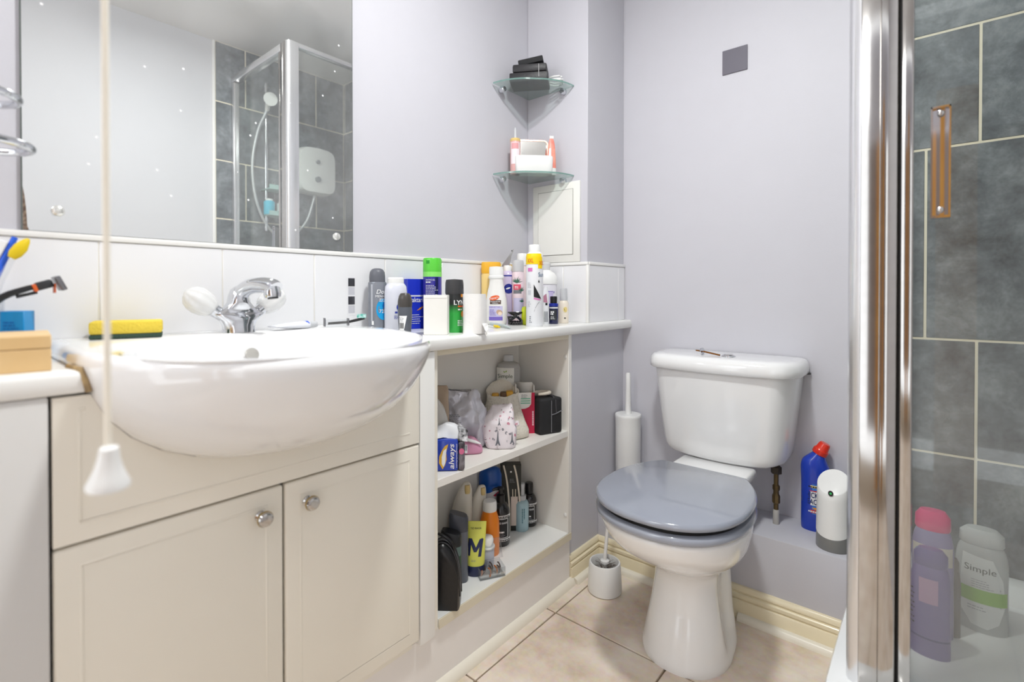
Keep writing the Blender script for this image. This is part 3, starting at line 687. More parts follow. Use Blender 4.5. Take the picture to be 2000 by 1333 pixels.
# brushes
bc = thing('toilet_brush_canister', 'tall white cylinder brush canister with rod handle left of the toilet', 'toilet brush', (-0.857, 1.683, 0.2525))
obj('canister', MB().lathe([(0.043, 0), (0.0445, 0.003), (0.0455, 0.19), (0.0462, 0.236), (0.047, 0.240), (0.047, 0.247), (0.045, 0.250), (0.0, 0.2505)], 32), plastic_w, bc)
obj('brush_handle', MB().lathe([(0.011, 0.2505), (0.0105, 0.262), (0.0088, 0.34), (0.0085, 0.395), (0.006, 0.4)], 18), plastic_w, bc)
pb = thing('toilet_brush', 'white toilet brush standing in a low round pot on the floor', 'toilet brush', (-0.797, 1.408, 0))
obj('pot', MB().lathe([(0.048, 0), (0.0525, 0.004), (0.0535, 0.01), (0.0495, 0.090), (0.047, 0.094), (0.044, 0.0945), (0.0425, 0.090), (0.042, 0.05), (0.0, 0.05)], 36), plastic_w, pb)
br = MB()
rnd = random.Random(5)
for i in range(150):
    a = rnd.uniform(0, 2 * PI); z = rnd.uniform(0.055, 0.088); L = rnd.uniform(0.033, 0.0405)
    c, s = math.cos(a), math.sin(a); w = 0.0006
    br.add([(0.006 * c - w * s, 0.006 * s + w * c, z), (0.006 * c + w * s, 0.006 * s - w * c, z), (L * c + w * s, L * s - w * c, z + 0.001), (L * c - w * s, L * s + w * c, z + 0.001)], [(0, 1, 2, 3)])
bo = obj('bristles', br, mat('grey_bristles', '#6d625a', 0.8), pb); bo['kind'] = 'stuff'
obj('brush_core', MB().lathe([(0.009, 0.051), (0.009, 0.088), (0.014, 0.090), (0.014, 0.097), (0.010, 0.099), (0, 0.0995)], 18), plastic_w, pb)
obj('brush_handle', MB().tube([(0, 0, 0.095), (0.004, 0.010, 0.20), (0.010, 0.022, 0.30), (0.013, 0.028, 0.352)], [0.006, 0.0055, 0.0062, 0.0072], 12), plastic_w, pb)

# ------------------------------------------------------------------ shower
tr = thing('shower_tray', 'raised white shower tray and riser under the glass door', 'shower tray', (0.18, 1.40, 0))
TZ = 0.248
part(tr, 'riser', MB().box(XSH + 0.006, XR - 0.001, 1.012, YT - 0.010, 0.0, 0.200), plastic_w)
rim = [sell((XSH + XR - 0.011) / 2, (1.003 + YT - 0.011) / 2, (XR - 0.011 - XSH) / 2 - i, (YT - 0.011 - 1.003) / 2 - i, 24, z, 96) for i, z in ((0.004, 0.190), (0, 0.196), (0, 0.236), (0.004, TZ - 0.001), (0.010, TZ), (0.048, TZ), (0.056, TZ - 0.004), (0.068, 0.205), (0.10, 0.194), (0.16, 0.190))]
part(tr, 'tray', MB().loft(rim), mat('white_acrylic_tray', '#eef0f0', 0.18, coat=0.3), sharp=50)

PX0, PX1 = -0.120, -0.0475
en = thing('shower_enclosure', 'chrome-framed corner shower enclosure with glass door and side panel', 'shower', (0.18, 1.40, TZ))
EZ = 2.075
px = [(PX0, YF + 0.052), (PX0, YF + 0.016), (PX0 + 0.004, YF + 0.007), (PX0 + 0.012, YF + 0.002), (PX0 + 0.022, YF), (PX1 - 0.0265, YF), (PX1 - 0.0255, YF + 0.0012), (PX1 - 0.0245, YF), (PX1 - 0.004, YF), (PX1 - 0.002, YF + 0.002), (PX1, YF + 0.006), (PX1, YF + 0.052)]
part(en, 'corner_post', MB().prism([(PX0 + 0.0195, YF + 0.052), (PX0 + 0.0195, YF + 0.0005)] + px[4:], 'z', TZ, EZ), chrome_dull, sharp=50)
part(en, 'post_side', MB().prism(px[:4] + [(PX0 + 0.0190, YF + 0.0005), (PX0 + 0.0190, YF + 0.052)], 'z', TZ, EZ), silver, sharp=50)  # left face in brighter silver, imitating its reflection of the pale wall
part(en, 'post_gap_strip', MB().box(PX1 + 0.0002, PX1 + 0.0030, YF + 0.008, YF + 0.030, TZ + 0.004, EZ - 0.004), black_gap)  # black strip filling the gap between post and door stile
dr_ = part(en, 'door_stile', MB().box(PX1 + 0.0032, PX1 + 0.0195, YF + 0.0015, YF + 0.030, TZ + 0.006, EZ - 0.036, 0.0015, 2), chrome_dull)
part(en, 'top_rail', MB().box(PX1 + 0.0005, XR - 0.010, YF, YF + 0.036, EZ - 0.034, EZ, 0.002, 2).box(PX0, PX0 + 0.034, YF + 0.053, YT - 0.010, EZ - 0.020, EZ, 0.002, 2), silver)
part(en, 'bottom_rail', MB().box(PX1 + 0.0205, XR - 0.010, YF + 0.002, YF + 0.034, TZ + 0.001, TZ + 0.016, 0.002, 2).box(PX0, PX0 + 0.034, YF + 0.053, YT - 0.010, TZ + 0.001, TZ + 0.014, 0.002, 2), silver)
part(en, 'wall_profile', MB().box(XR - 0.040, XR - 0.0095, YF + 0.002, YF + 0.030, TZ + 0.017, EZ - 0.035, 0.003, 2), silver)
part(en, 'wall_profile', MB().box(PX0 + 0.004, PX0 + 0.030, YT - 0.036, YT - 0.0095, TZ + 0.015, EZ - 0.021, 0.003, 2), silver)
dg = part(en, 'door_glass', MB().box(PX1 + 0.0197, XR - 0.040, YF + 0.013, YF + 0.018, TZ + 0.017, EZ - 0.035), shower_glass)
part(en, 'side_glass', MB().box(PX0 + 0.014, PX0 + 0.019, YF + 0.053, YT - 0.037, TZ + 0.015, EZ - 0.021), shower_glass)
HX = 0.0065
hd = part(en, 'door_handle', MB().box(HX - 0.0125, HX - 0.0105, YF - 0.006, YF + 0.0125, 1.0740, 1.2510).box(HX + 0.0105, HX + 0.0125, YF - 0.006, YF + 0.0125, 1.0740, 1.2510).box(HX - 0.0125, HX + 0.0125, YF - 0.006, YF + 0.0125, 1.0700, 1.0740).box(HX - 0.0125, HX + 0.0125, YF - 0.006, YF + 0.0125, 1.2480, 1.2510), chrome)
def hgrid(u, v):
    x = HX - 0.0105 + 0.021 * u; z = 1.074 + 0.174 * v
    return (x, YF + 0.0003 - 0.0003 * math.cos((u - 0.5) * PI) * (1 - 0.0 * v), z)
part(en, 'handle_recess', MB().grid(13, 16, hgrid), chrome)
for z in (1.083, 1.240):
    part(en, 'handle_screw', MB().sphere((HX, YF - 0.005, z), 0.005, 0.0025, 0.005, 12, 8), chrome_dull)

# electric shower, riser rail, hose and caddy (seen in the mirror)
es = thing('electric_shower', 'white electric shower box on the slate wall, seen in the mirror', 'shower unit', (XR - 0.009, 1.52, 1.52))
part(es, 'cover', MB().loft([[(XR - 0.009 - d * 0.085, y, z) for y, z in [(1.52 + (p[0]) * (1 - 0.06 * d ** 3), 1.648 + p[1] * (1 - 0.06 * d ** 3)) for p in [(q[0], q[1] + 0.012 * (1 - (q[0] / 0.11) ** 2) * (q[1] > 0)) for q in [(a, b_) for a, b_, _ in sell(0, 0, 0.112, 0.130, 6, 0, 40)]]]] for d in (0, 0.5, 0.85, 0.97, 1.0)]), plastic_w, sharp=50)
for z, r in ((1.70, 0.012), (1.60, 0.017)):
    k = MB().lathe([(0, 0), (r, 0), (r * 0.9, 0.012), (0, 0.014)], 18); k.xf(Matrix.Translation((XR - 0.094, 1.515, z)) @ Matrix.Rotation(math.radians(-90), 4, 'Y'))
    part(es, 'control_dial', k, mat('grey_dial', '#8d9296', 0.4))
rl = thing('shower_riser_rail', 'slim chrome shower riser rail on the slate wall, seen in the mirror', 'shower rail', (XR - 0.05, 1.24, 1.3))
part(rl, 'rail', MB().tube([(XR - 0.05, 1.24, 1.28), (XR - 0.05, 1.24, 2.08)], 0.009, 12), chrome)
for z in (1.30, 2.06): part(rl, 'rail_bracket', MB().tube([(XR - 0.009, 1.24, z), (XR - 0.055, 1.24, z)], 0.011, 12), chrome)
part(rl, 'shower_head', MB().tube([(XR - 0.075, 1.235, 1.93), (XR - 0.12, 1.225, 1.97), (XR - 0.15, 1.22, 1.965)], [0.011, 0.013, 0.035], 16), plastic_w)
hs = [(XR - 0.05, 1.52, 1.515), (XR - 0.05, 1.47, 1.36), (XR - 0.05, 1.38, 1.27), (XR - 0.05, 1.27, 1.28), (XR - 0.055, 1.19, 1.42), (XR - 0.055, 1.165, 1.62), (XR - 0.06, 1.19, 1.80), (XR - 0.068, 1.225, 1.90), (XR - 0.075, 1.235, 1.93)]
part(rl, 'hose', MB().tube(smooth(hs, 6), 0.0075, 10), mat('silver_hose', '#c9cccf', 0.3, metal=0.5, bump=0.3, bscale=400))
cd = thing('shower_caddy', 'two-tier caddy of wash bottles by the riser rail, seen in the mirror', 'caddy', (XR - 0.08, 1.30, 1.34))
for z in (1.36, 1.50): part(cd, 'caddy_tray', MB().box(XR - 0.12, XR - 0.010, 1.225, 1.375, z, z + 0.006, 0.002, 1).box(XR - 0.123, XR - 0.119, 1.225, 1.375, z, z + 0.024), mat('pale_aqua_plastic', '#bfe3dd', 0.25, trans=0.3))
part(cd, 'caddy_post', MB().tube([(XR - 0.014, 1.30, 1.34), (XR - 0.014, 1.30, 1.56)], 0.004, 8), chrome)
for y, h_, c_, nm, lb in ((1.245, 0.085, '#3fc0dd', 'bottle', 'small turquoise bottle on the caddy, seen in the mirror'), (1.315, 0.080, '#e9f0ea', 'tub', 'small white tub on the caddy, seen in the mirror')):
    t = thing(nm, lb, nm, (XR - 0.075, y, 1.3665)); obj('body', MB().lathe([(0.026, 0), (0.028, 0.004), (0.028, h_ * 0.8), (0.02, h_ * 0.88)], 18), mat('caddy_' + nm, c_, 0.3), t); obj('cap', MB().lathe([(0.018, h_ * 0.88), (0.018, h_), (0, h_)], 16), plastic_w, t)

# ------------------------------------------------------------------ bottles and cans
def bottle(name, label, cat, x, y, z, rot, prof, m, sx=1.0, sy=1.0, extra=(), n=32, part_name='body', group=None):
    t = thing(name, label, cat, (x, y, z), rot, group)
    obj(part_name, MB().lathe(prof, n, sx=sx, sy=sy), m, t)
    for nm, pr, mm in extra: obj(nm, MB().lathe(pr, n, sx=sx, sy=sy), mm, t)
    return t, S_lathe(prof, sx, sy)

# --- on the worktop
grey_can = mat('grey_can_paint', '#82868f', 0.3, metal=0.2, coat=0.2)
x, y = -1.122, 0.786
t, S = bottle('deodorant_spray', 'tall grey deodorant spray can with blue droplet, against the tiles', 'deodorant', x, y, WT, facing(x, y, 22), [(0.021, 0), (0.0235, 0.003), (0.0235, 0.128), (0.0225, 0.131)], grey_can, extra=[('cap', [(0.0205, 0.131), (0.0205, 0.146), (0.019, 0.157), (0.015, 0.164), (0.008, 0.167), (0.0, 0.1675)], mat('slate_grey_cap', '#63656d', 0.4))])
poly(t, 'blue_droplet', S, ell(0.008, 0.060, 0.020, 0.028), mat('bright_blue_print', '#1d9fdc', 0.35)); poly(t, 'blue_swirl', S, ell(0.014, 0.070, 0.010, 0.010), mat('deep_blue_print', '#0a6fc0', 0.35), e=0.001)
text(t, S, 'Dove', 0.006, 0.106, 0.011, ink_w, shear=0.25); text(t, S, 'MEN+CARE', 0.008, 0.094, 0.006, ink_w); text(t, S, '72H', 0.006, 0.055, 0.009, ink_w, e=0.0013); lines(t, S, -0.004, 0.014, 0.080, 0.090, 3, ink_w, 0.35)
patch(t, 'side_label', S, -0.026, -0.021, 0.03, 0.125, mat('pale_grey_print', '#b9bcc4', 0.5)); patch(t, 'tiny_label', S, -0.024, -0.018, 0.020, 0.030, ink_w)

x, y = -1.078, 0.812
t, S = bottle('lotion_bottle', 'rounded white lotion bottle with blue print beside the grey deodorant spray', 'bottle', x, y, WT, facing(x, y, 0), [(0.026, 0), (0.029, 0.004), (0.029, 0.105), (0.0275, 0.119), (0.022, 0.127), (0.0205, 0.128)], mat('pearl_white_plastic', '#d9dbe6', 0.25, coat=0.3), sx=0.8, extra=[('cap', [(0.021, 0.128), (0.021, 0.140), (0.018, 0.143), (0, 0.1435)], plastic_w)])
blue_ink = mat('blue_print', '#2a3a9a', 0.4)
poly(t, 'emblem', S, ell(0.008, 0.066, 0.006, 0.009), blue_ink); lines(t, S, -0.002, 0.018, 0.050, 0.056, 1, blue_ink, 0.8); lines(t, S, -0.004, 0.018, 0.036, 0.046, 3, blue_ink, 0.4)

x, y = -1.000, 0.781
t, S = bottle('roll_on_deodorant', 'small dark grey roll-on deodorant with domed cap by the basin rim', 'deodorant', x, y, WT, facing(x, y, 5), [(0.013, 0), (0.0145, 0.003), (0.0165, 0.030), (0.0175, 0.060), (0.0165, 0.068)], mat('dark_grey_plastic', '#565a63', 0.35), extra=[('cap', [(0.0165, 0.068), (0.0178, 0.074), (0.0172, 0.084), (0.0145, 0.096), (0.0105, 0.102), (0, 0.103)], mat('charcoal_cap', '#46423f', 0.35))])
poly(t, 'white_label', S, [(-0.016, 0.012), (-0.004, 0.012), (0.003, 0.047), (-0.016, 0.047)], ink_w, cuts=3); bars(t, S, -0.0145, -0.006, 0.016, 0.030, ink); lines(t, S, -0.0145, -0.003, 0.033, 0.045, 5, ink_g, 0.4)

def carton(name, label, cat, x, y, z, rot, w, d, h_, m, bev=0.0008):
    t = thing(name, label, cat, (x, y, z), rot)
    obj('carton', MB().box(-d / 2, d / 2, -w / 2, w / 2, 0, h_, bev, 1), m, t)
    return t, S_plane((d / 2, 0, 0), (0, 1, 0), (0, 0, 1))
royal = mat('royal_blue_card', '#2338c8', 0.35)
t, S = carton('medicine_box', 'royal blue medicine box with white lettering behind the white card box', 'box', -1.143, 0.925, WT, math.radians(-8), 0.058, 0.028, 0.142, royal)
patch(t, 'white_band', S, -0.0295, 0.0295, 0.092, 0.096, ink_w); text(t, S, 'Daktarin', 0.001, 0.083, 0.014, ink_w, width=0.054, bold=0.01); poly(t, 'orange_swirl', S, [(0.0, 0.052), (0.012, 0.055), (0.026, 0.066), (0.012, 0.061)], mat('orange_print', '#f09a2a', 0.4)); lines(t, S, -0.025, 0.025, 0.015, 0.045, 5, ink_w, 0.3)

t, S = carton('plain_white_box', 'plain white card box standing beside the basin rim', 'box', -0.948, 0.838, WT + 0.0003, math.radians(-50), 0.058, 0.040, 0.0975, mat('white_card', '#eceae4', 0.55))
patch(t, 'box_flap', S, -0.0285, 0.0285, 0.090, 0.0975, mat('white_card_flap', '#f2f0ec', 0.5), e=0.0006)

x, y = -1.096, 0.953
green = mat('lime_green_cap', '#63d845', 0.3, trans=0.15); indigo = mat('indigo_can', '#35309a', 0.28, coat=0.4)
t, S = bottle('shaving_gel_can', 'indigo shaving gel can with lime green cap behind the white card box', 'can', x, y, WT, facing(x, y, 0), [(0.0245, 0), (0.0265, 0.004), (0.0265, 0.148)], indigo, extra=[('cap_collar', [(0.0268, 0.148), (0.0268, 0.162)], mat('pale_green_collar', '#8ee66f', 0.3)), ('cap', [(0.0265, 0.162), (0.0265, 0.196), (0.024, 0.201), (0, 0.2025)], green)])
text(t, S, 'SHAVING GEL', -0.006, 0.139, 0.004, ink_w, width=0.026); lines(t, S, -0.019, 0.004, 0.131, 0.135, 1, ink_w, 0.8); lines(t, S, -0.019, 0.017, 0.088, 0.127, 9, ink_w, 0.28)
patch(t, 'dark_stripe', S, 0.008, 0.017, 0.090, 0.146, mat('navy_print', '#141a52', 0.4)); Sc = S_lathe([(0.0266, 0.16), (0.0266, 0.2)]); patch(t, 'nozzle_slot', Sc, -0.018, -0.008, 0.185, 0.194, mat('green_slot', '#2b9c2c', 0.4))

x, y = -0.962, 0.912
m = bpy.data.materials.new('black_to_green_can'); m.use_nodes = True; nt = m.node_tree; p = nt.nodes['Principled BSDF']; p.inputs['Roughness'].default_value = 0.3
tc = nt.nodes.new('ShaderNodeTexCoord'); sz = nt.nodes.new('ShaderNodeSeparateXYZ'); cr = nt.nodes.new('ShaderNodeValToRGB'); mr = nt.nodes.new('ShaderNodeMapRange'); mr.inputs[1].default_value = 0; mr.inputs[2].default_value = 0.12
nt.links.new(tc.outputs['Object'], sz.inputs[0]); nt.links.new(sz.outputs['Z'], mr.inputs[0]); nt.links.new(mr.outputs[0], cr.inputs[0]); nt.links.new(cr.outputs[0], p.inputs['Base Color'])
cr.color_ramp.elements[0].position = 0.42; cr.color_ramp.elements[0].color = lin('#35b34a'); cr.color_ramp.elements[1].position = 0.62; cr.color_ramp.elements[1].color = lin('#2b2c2d')
t, S = bottle('body_spray', 'black body spray can fading to bright green at the base', 'deodorant', x, y, WT, facing(x, y, 30), [(0.0215, 0), (0.0228, 0.003), (0.0228, 0.100)], m, extra=[('cap', [(0.0238, 0.100), (0.0242, 0.104), (0.0236, 0.128), (0.022, 0.137), (0.0, 0.139)], mat('dark_grey_cap', '#3a3a3c', 0.45))])
text(t, S, 'LYNX', 0.008, 0.078, 0.012, ink_w, bold=0.02); patch(t, 'orange_band', S, -0.003, 0.019, 0.066, 0.070, mat('orange_red_print', '#e5622a', 0.4)); lines(t, S, -0.003, 0.016, 0.058, 0.063, 1, ink_w, 0.7); poly(t, 'orange_mark', S, ell(0.012, 0.048, 0.006, 0.008), mat('orange_print', '#f09a2a', 0.4)); lines(t, S, -0.004, 0.016, 0.018, 0.034, 4, ink_w, 0.5); patch(t, 'orange_corner', S, 0.006, 0.02, 0.092, 0.100, mat('orange_print', '#f09a2a', 0.4))
patch(t, 'cap_slot', S_lathe([(0.0243, 0.1), (0.0236, 0.128)]), 0.012, 0.015, 0.114, 0.124, black_gap)

x, y = -0.903, 0.924
t = thing('paper_roll', 'nearly finished white paper roll standing on the worktop edge', 'toilet roll', (x, y, WT), facing(x, y, 0))
rg = []
for z in (0, 0.002, 0.05, 0.098, 0.100): rg.append([((0.029 + 0.0012 * math.sin(3 * a) + (0.004 if math.sin(a) > 0.3 else 0) * z / 0.1 * 0.5) * math.cos(a), (0.0295 + 0.001 * math.sin(5 * a)) * math.sin(a) + 0.003 * (1 - abs(z - 0.045) / 0.06), z) for a in [2 * PI * i / 40 for i in range(40)]])
for r in (0.021, 0.0205): rg.append([(r * math.cos(a), r * math.sin(a), 0.1002 if r == 0.021 else 0.03) for a in [2 * PI * i / 40 for i in range(40)]])
obj('roll', MB().loft(rg), paper_w, t)
tl = MB().grid(9, 14, lambda u, v: (0.030 * math.cos(0.9 + 0.5 * u) + 0.030 * v + 0.004 * math.sin(7 * v + 3 * u), 0.026 * math.sin(0.9 + 0.55 * u) + 0.010 * (1 - v) * u + 0.010 * v, 0.026 - 0.022 * v - 0.0) if v < 0.7 else (0.030 * math.cos(0.9 + 0.5 * u) + 0.0215 + 0.004 * math.sin(4.9 + 3 * u) + 0.003, 0.026 * math.sin(0.9 + 0.55 * u) + 0.007 + (u - 0.5) * -0.012 * (v - 0.7) / 0.3, 0.0106 - 0.055 * (v - 0.7) * (1 - abs(u - 0.5))))
obj('loose_end', tl, paper_w, t)

yel = mat('yellow_card', '#f0b433', 0.4)
x, y = -1.128, 1.236
t, S = bottle('yellow_bottle', 'flat amber-yellow bottle with deeper yellow cap behind the lotion bottle', 'bottle', x, y, WT, facing(x, y, 0), [(0.029, 0), (0.032, 0.004), (0.032, 0.160), (0.030, 0.166)], mat('pale_amber_plastic', '#efcf86', 0.35), sx=0.5, extra=[('cap', [(0.031, 0.166), (0.0325, 0.170), (0.0325, 0.198), (0.030, 0.204), (0, 0.2055)], yel)])

x, y = -1.085, 1.214
pal = [(0.028, 0), (0.034, 0.005), (0.0355, 0.03), (0.0345, 0.07), (0.0285, 0.105), (0.0235, 0.128), (0.0225, 0.145), (0.022, 0.148)]
t, S = bottle('body_lotion', 'white waisted body lotion bottle with orange, brown and purple label', 'bottle', x, y, WT, facing(x, y, -6), smooth(pal, 3), mat('cream_white_plastic', '#eceae6', 0.3), sx=0.72, extra=[('cap', [(0.0245, 0.148), (0.0252, 0.150), (0.0252, 0.156), (0.023, 0.158), (0.0235, 0.178), (0.0225, 0.186), (0, 0.188)], plastic_w)])
brn = mat('brown_print', '#5a463c', 0.5); org = mat('orange_red_print', '#e5622a', 0.4); pur = mat('purple_print', '#7a68bf', 0.4); lav = mat('pale_lavender_print', '#c9c4e2', 0.4)
poly(t, 'orange_oval', S, ell(-0.004, 0.086, 0.016, 0.0075, 24, 0.25), org); text(t, S, "Palmer's", -0.004, 0.086, 0.007, ink_w, width=0.025, rot=0.22, e=0.0013)
patch(t, 'brown_band', S, -0.018, 0.017, 0.066, 0.079, brn); text(t, S, 'COCOA BUTTER', -0.001, 0.0745, 0.004, ink_w, width=0.030, e=0.0013); text(t, S, 'FORMULA', -0.001, 0.0690, 0.0035, ink_w, width=0.018, e=0.0013)
patch(t, 'lavender_label', S, -0.021, 0.022, 0.026, 0.060, lav); patch(t, 'purple_label', S, -0.021, 0.022, 0.014, 0.026, pur); text(t, S, 'SHEA BUTTER', -0.003, 0.057, 0.0035, pur, width=0.034, e=0.0013); lines(t, S, -0.018, 0.002, 0.030, 0.051, 5, pur, 0.4)
poly(t, 'shea_nut', S, ell(0.012, 0.040, 0.010, 0.008, 18, -0.5), mat('nut_print', '#c6a58a', 0.5)); poly(t, 'shea_kernel', S, ell(0.014, 0.036, 0.006, 0.006), mat('kernel_print', '#f0d9c4', 0.5), e=0.001)

x, y = -1.100, 1.288
t, S = bottle('lavender_spray', 'pale lavender spray can with a blue rim behind the lotion bottle', 'can', x, y, WT, facing(x, y, 10), [(0.023, 0), (0.0255, 0.004), (0.0255, 0.160), (0.022, 0.170), (0.016, 0.175)], mat('lavender_can', '#cfc3e0', 0.25, coat=0.3), extra=[('blue_rim', [(0.0258, 0.157), (0.0258, 0.161)], blue_ink), ('cap', [(0.015, 0.175), (0.0145, 0.190), (0.012, 0.194), (0, 0.195)], plastic_w)])
poly(t, 'blue_roundel', S, ell(-0.001, 0.116, 0.016, 0.016), mat('navy_blue_print', '#1c2a8c', 0.4)); poly(t, 'pale_swoosh', S, ell(-0.003, 0.117, 0.008, 0.0025, 16, 0.3), ink_w, e=0.0012, cuts=1)

def leaf_star(t, S, u, v, s, m, seed):
    rnd = random.Random(seed)
    for k in range(9):
        a = PI * (0.08 + 0.84 * k / 8) + rnd.uniform(-0.1, 0.1); L = s * rnd.uniform(0.7, 1.0); w = s * 0.10
        poly(t, 'printed_leaf', S, [(u - w * math.sin(a), v + w * math.cos(a)), (u + w * math.sin(a), v - w * math.cos(a)), (u + L * math.cos(a), v + L * math.sin(a))], m, cuts=1)
leafm = mat('leaf_green_print', '#3d6b58', 0.5); pinkp = mat('pale_pink_can', '#ead6dd', 0.3); coral = mat('coral_print', '#e0566e', 0.4)
x, y = -1.058, 1.292
t, S = bottle('dry_shampoo', 'slim pink dry shampoo can with printed aloe leaves and grey cap', 'can', x, y, WT, facing(x, y, 4), [(0.019, 0), (0.0205, 0.003), (0.0205, 0.166), (0.018, 0.172)], pinkp, extra=[('cap', [(0.0192, 0.172), (0.0195, 0.200), (0.0175, 0.209), (0, 0.2125)], mat('silver_grey_cap', '#c6c6c8', 0.35))])
leaf_star(t, S, -0.006, 0.136, 0.024, leafm, 1); leaf_star(t, S, 0.010, 0.108, 0.018, leafm, 2); leaf_star(t, S, 0.012, 0.072, 0.014, leafm, 6)
patch(t, 'coral_band', S, -0.018, 0.008, 0.112, 0.130, coral); lines(t, lambda u, v, e: S(u, v, 0.0013), -0.012, 0.004, 0.117, 0.126, 2, ink_w, 0.5); patch(t, 'grey_band', S, -0.018, 0.010, 0.100, 0.111, mat('grey_label', '#777980', 0.5)); patch(t, 'lavender_band', S, -0.018, 0.018, 0.03, 0.085, mat('pale_lavender_print', '#c9c4e2', 0.4), e=0.0003)
x, y = -1.105, 1.372
t, S = bottle('pink_floral_spray', 'taller pale pink spray can behind the dry shampoo, white capped', 'can', x, y, WT, facing(x, y, -6), [(0.018, 0), (0.0195, 0.003), (0.0195, 0.190), (0.016, 0.197)], mat('blush_can', '#efdcdc', 0.3), extra=[('cap', [(0.0185, 0.197), (0.0188, 0.233), (0.016, 0.239), (0, 0.240)], plastic_w)])
leaf_star(t, S, -0.010, 0.150, 0.018, leafm, 8); poly(t, 'coral_roundel', S, ell(-0.006, 0.140, 0.008, 0.008), coral); leaf_star(t, S, -0.010, 0.09, 0.02, leafm, 9)
x, y = -1.000, 1.258
t, S = bottle('lime_tube', 'short lime-yellow tube half hidden behind the tall white spray can', 'tube', x, y, WT, facing(x, y, 0), [(0.010, 0), (0.0125, 0.003), (0.0125, 0.050), (0.009, 0.058), (0, 0.059)], mat('lime_yellow_plastic', '#c9d526', 0.3))

t = thing('foil_sachet', 'upright crumpled foil sachet leaning on the wall behind the cans', 'sachet', (-1.128, 1.322, WT), math.radians(-38))
obj('foil', MB().loft([[(-0.010 + 0.004 * k, -0.022 + s * (0.020 - 0.0028 * k) + 0.0055 * k, 0.165 + 0.0125 * k + 0.0008 * s) for s in (-1, 0, 1)] + [(-0.016 + 0.004 * k, -0.022 + s * (0.020 - 0.0028 * k) + 0.0055 * k, 0.165 + 0.0125 * k) for s in (1, 0, -1)] for k in range(8)]).crumple(0.003, 40, 2), mat('pearl_foil', '#dcdcdc', 0.22, metal=0.7, var=0.1), t)
obj('printed_pouch', MB().loft([sell(-0.012, 0, a, b_, 3, z, 20) for z, a, b_ in ((0, 0.012, 0.026), (0.06, 0.014, 0.028), (0.14, 0.010, 0.028), (0.19, 0.003, 0.026), (0.2, 0.001, 0.022))]).crumple(0.003, 45, 5, 0.0), mat('yellow_floral_print', '#f2e6b0', 0.4, hex2='#d9a93a', scale=70), t)
obj('dark_speck', MB().sphere((0.017, 0.0105, 0.246), 0.0022, n=8, m=6), black_p, t)

t = thing('hair_claw_clip', 'glossy black hair claw clip in front of the cans', 'hair clip', (-1.020, 1.231, WT), facing(-1.02, 1.231, 0))
gbp = mat('glossy_black_plastic', '#131214', 0.1, coat=0.5)
for sd in (-1, 1):
    jw = MB().tube([(sd * 0.006, -0.003, 0.026), (sd * 0.010, sd * 0.010 - 0.012, 0.024), (sd * 0.017, -0.019, 0.015), (sd * 0.016, -0.020, 0.005), (sd * 0.006, -0.010, 0.0035), (sd * 0.006, 0.010, 0.0035), (sd * 0.016, 0.021, 0.005), (sd * 0.017, 0.020, 0.015), (sd * 0.010, 0.010, 0.023), (sd * 0.006, 0.003, 0.026)], [0.003, 0.004, 0.0045, 0.004, 0.003, 0.003, 0.004, 0.0045, 0.004, 0.003], 8)
    for k in range(5): jw.tube([(sd * 0.0175, -0.016 + 0.008 * k, 0.012), (sd * 0.014, -0.016 + 0.008 * k, 0.004), (sd * -0.003, -0.016 + 0.008 * k, 0.006)], [0.0042, 0.0035, 0.0012], 6)
    obj('jaw', jw, gbp, t)
obj('wing', MB().loft([sell(0, 0, a, b_, 2.2, z, 16) for z, a, b_ in ((0.022, 0.007, 0.006), (0.030, 0.005, 0.010), (0.039, 0.004, 0.024), (0.042, 0.002, 0.022))]), gbp, t)
obj('spring', MB().tube([(0.0, -0.012, 0.028), (0, 0.012, 0.028)], 0.0045, 8), chrome, t)

x, y = -0.940, 1.228
wcan = mat('white_can_paint', '#e9eaee', 0.28, coat=0.3); yell = mat('bright_yellow_print', '#f8d60a', 0.35)
t, S = bottle('antiperspirant_spray', 'tall white spray can with yellow XXL band, right of the claw clip', 'deodorant', x, y, WT, facing(x, y, 3), [(0.0245, 0), (0.0262, 0.003), (0.0262, 0.212), (0.024, 0.222), (0.0185, 0.227)], wcan, extra=[('cap', [(0.0175, 0.226), (0.0175, 0.247), (0.016, 0.2495), (0, 0.2505)], plastic_w)])
patch(t, 'yellow_band', S, -0.041, 0.026, 0.189, 0.2115, yell, nu=15); patch(t, 'yellow_band_drop', S, 0.009, 0.026, 0.176, 0.189, yell); patch(t, 'yellow_shoulder', S, -0.040, 0.022, 0.2115, 0.2215, yell, nu=13)
org2 = mat('orange_letters', '#e8641a', 0.4)
text(t, S, 'XXL', -0.0145, 0.200, 0.0125, org2, width=0.020, e=0.0013, bold=0.01); text(t, S, 'XXL', 0.0225, 0.193, 0.0125, org2, width=0.020, e=0.0013, bold=0.01)
patch(t, 'pink_flash', S, -0.024, -0.008, 0.167, 0.178, mat('pink_print', '#d678b8', 0.4)); text(t, S, 'Sure', 0.022, 0.158, 0.013, mat('steel_blue_print', '#2d5f86', 0.4), width=0.024)
poly(t, 'black_sail', S, [(-0.004, 0.090), (0.020, 0.084), (-0.004, 0.128)], ink, cuts=3); poly(t, 'pink_hull', S, [(-0.004, 0.088), (0.021, 0.082), (0.012, 0.0800), (-0.004, 0.083)], mat('pink_print', '#d678b8', 0.4), cuts=2)
poly(t, 'small_sail', S, [(0.009, 0.134), (0.015, 0.134), (0.0115, 0.143)], ink, cuts=1); poly(t, 'black_curve', S, [(-0.003, 0.046), (0.001, 0.058), (0.008, 0.070), (0.018, 0.080), (0.0075, 0.068), (0.0, 0.055), (-0.0022, 0.046)], ink, cuts=1)
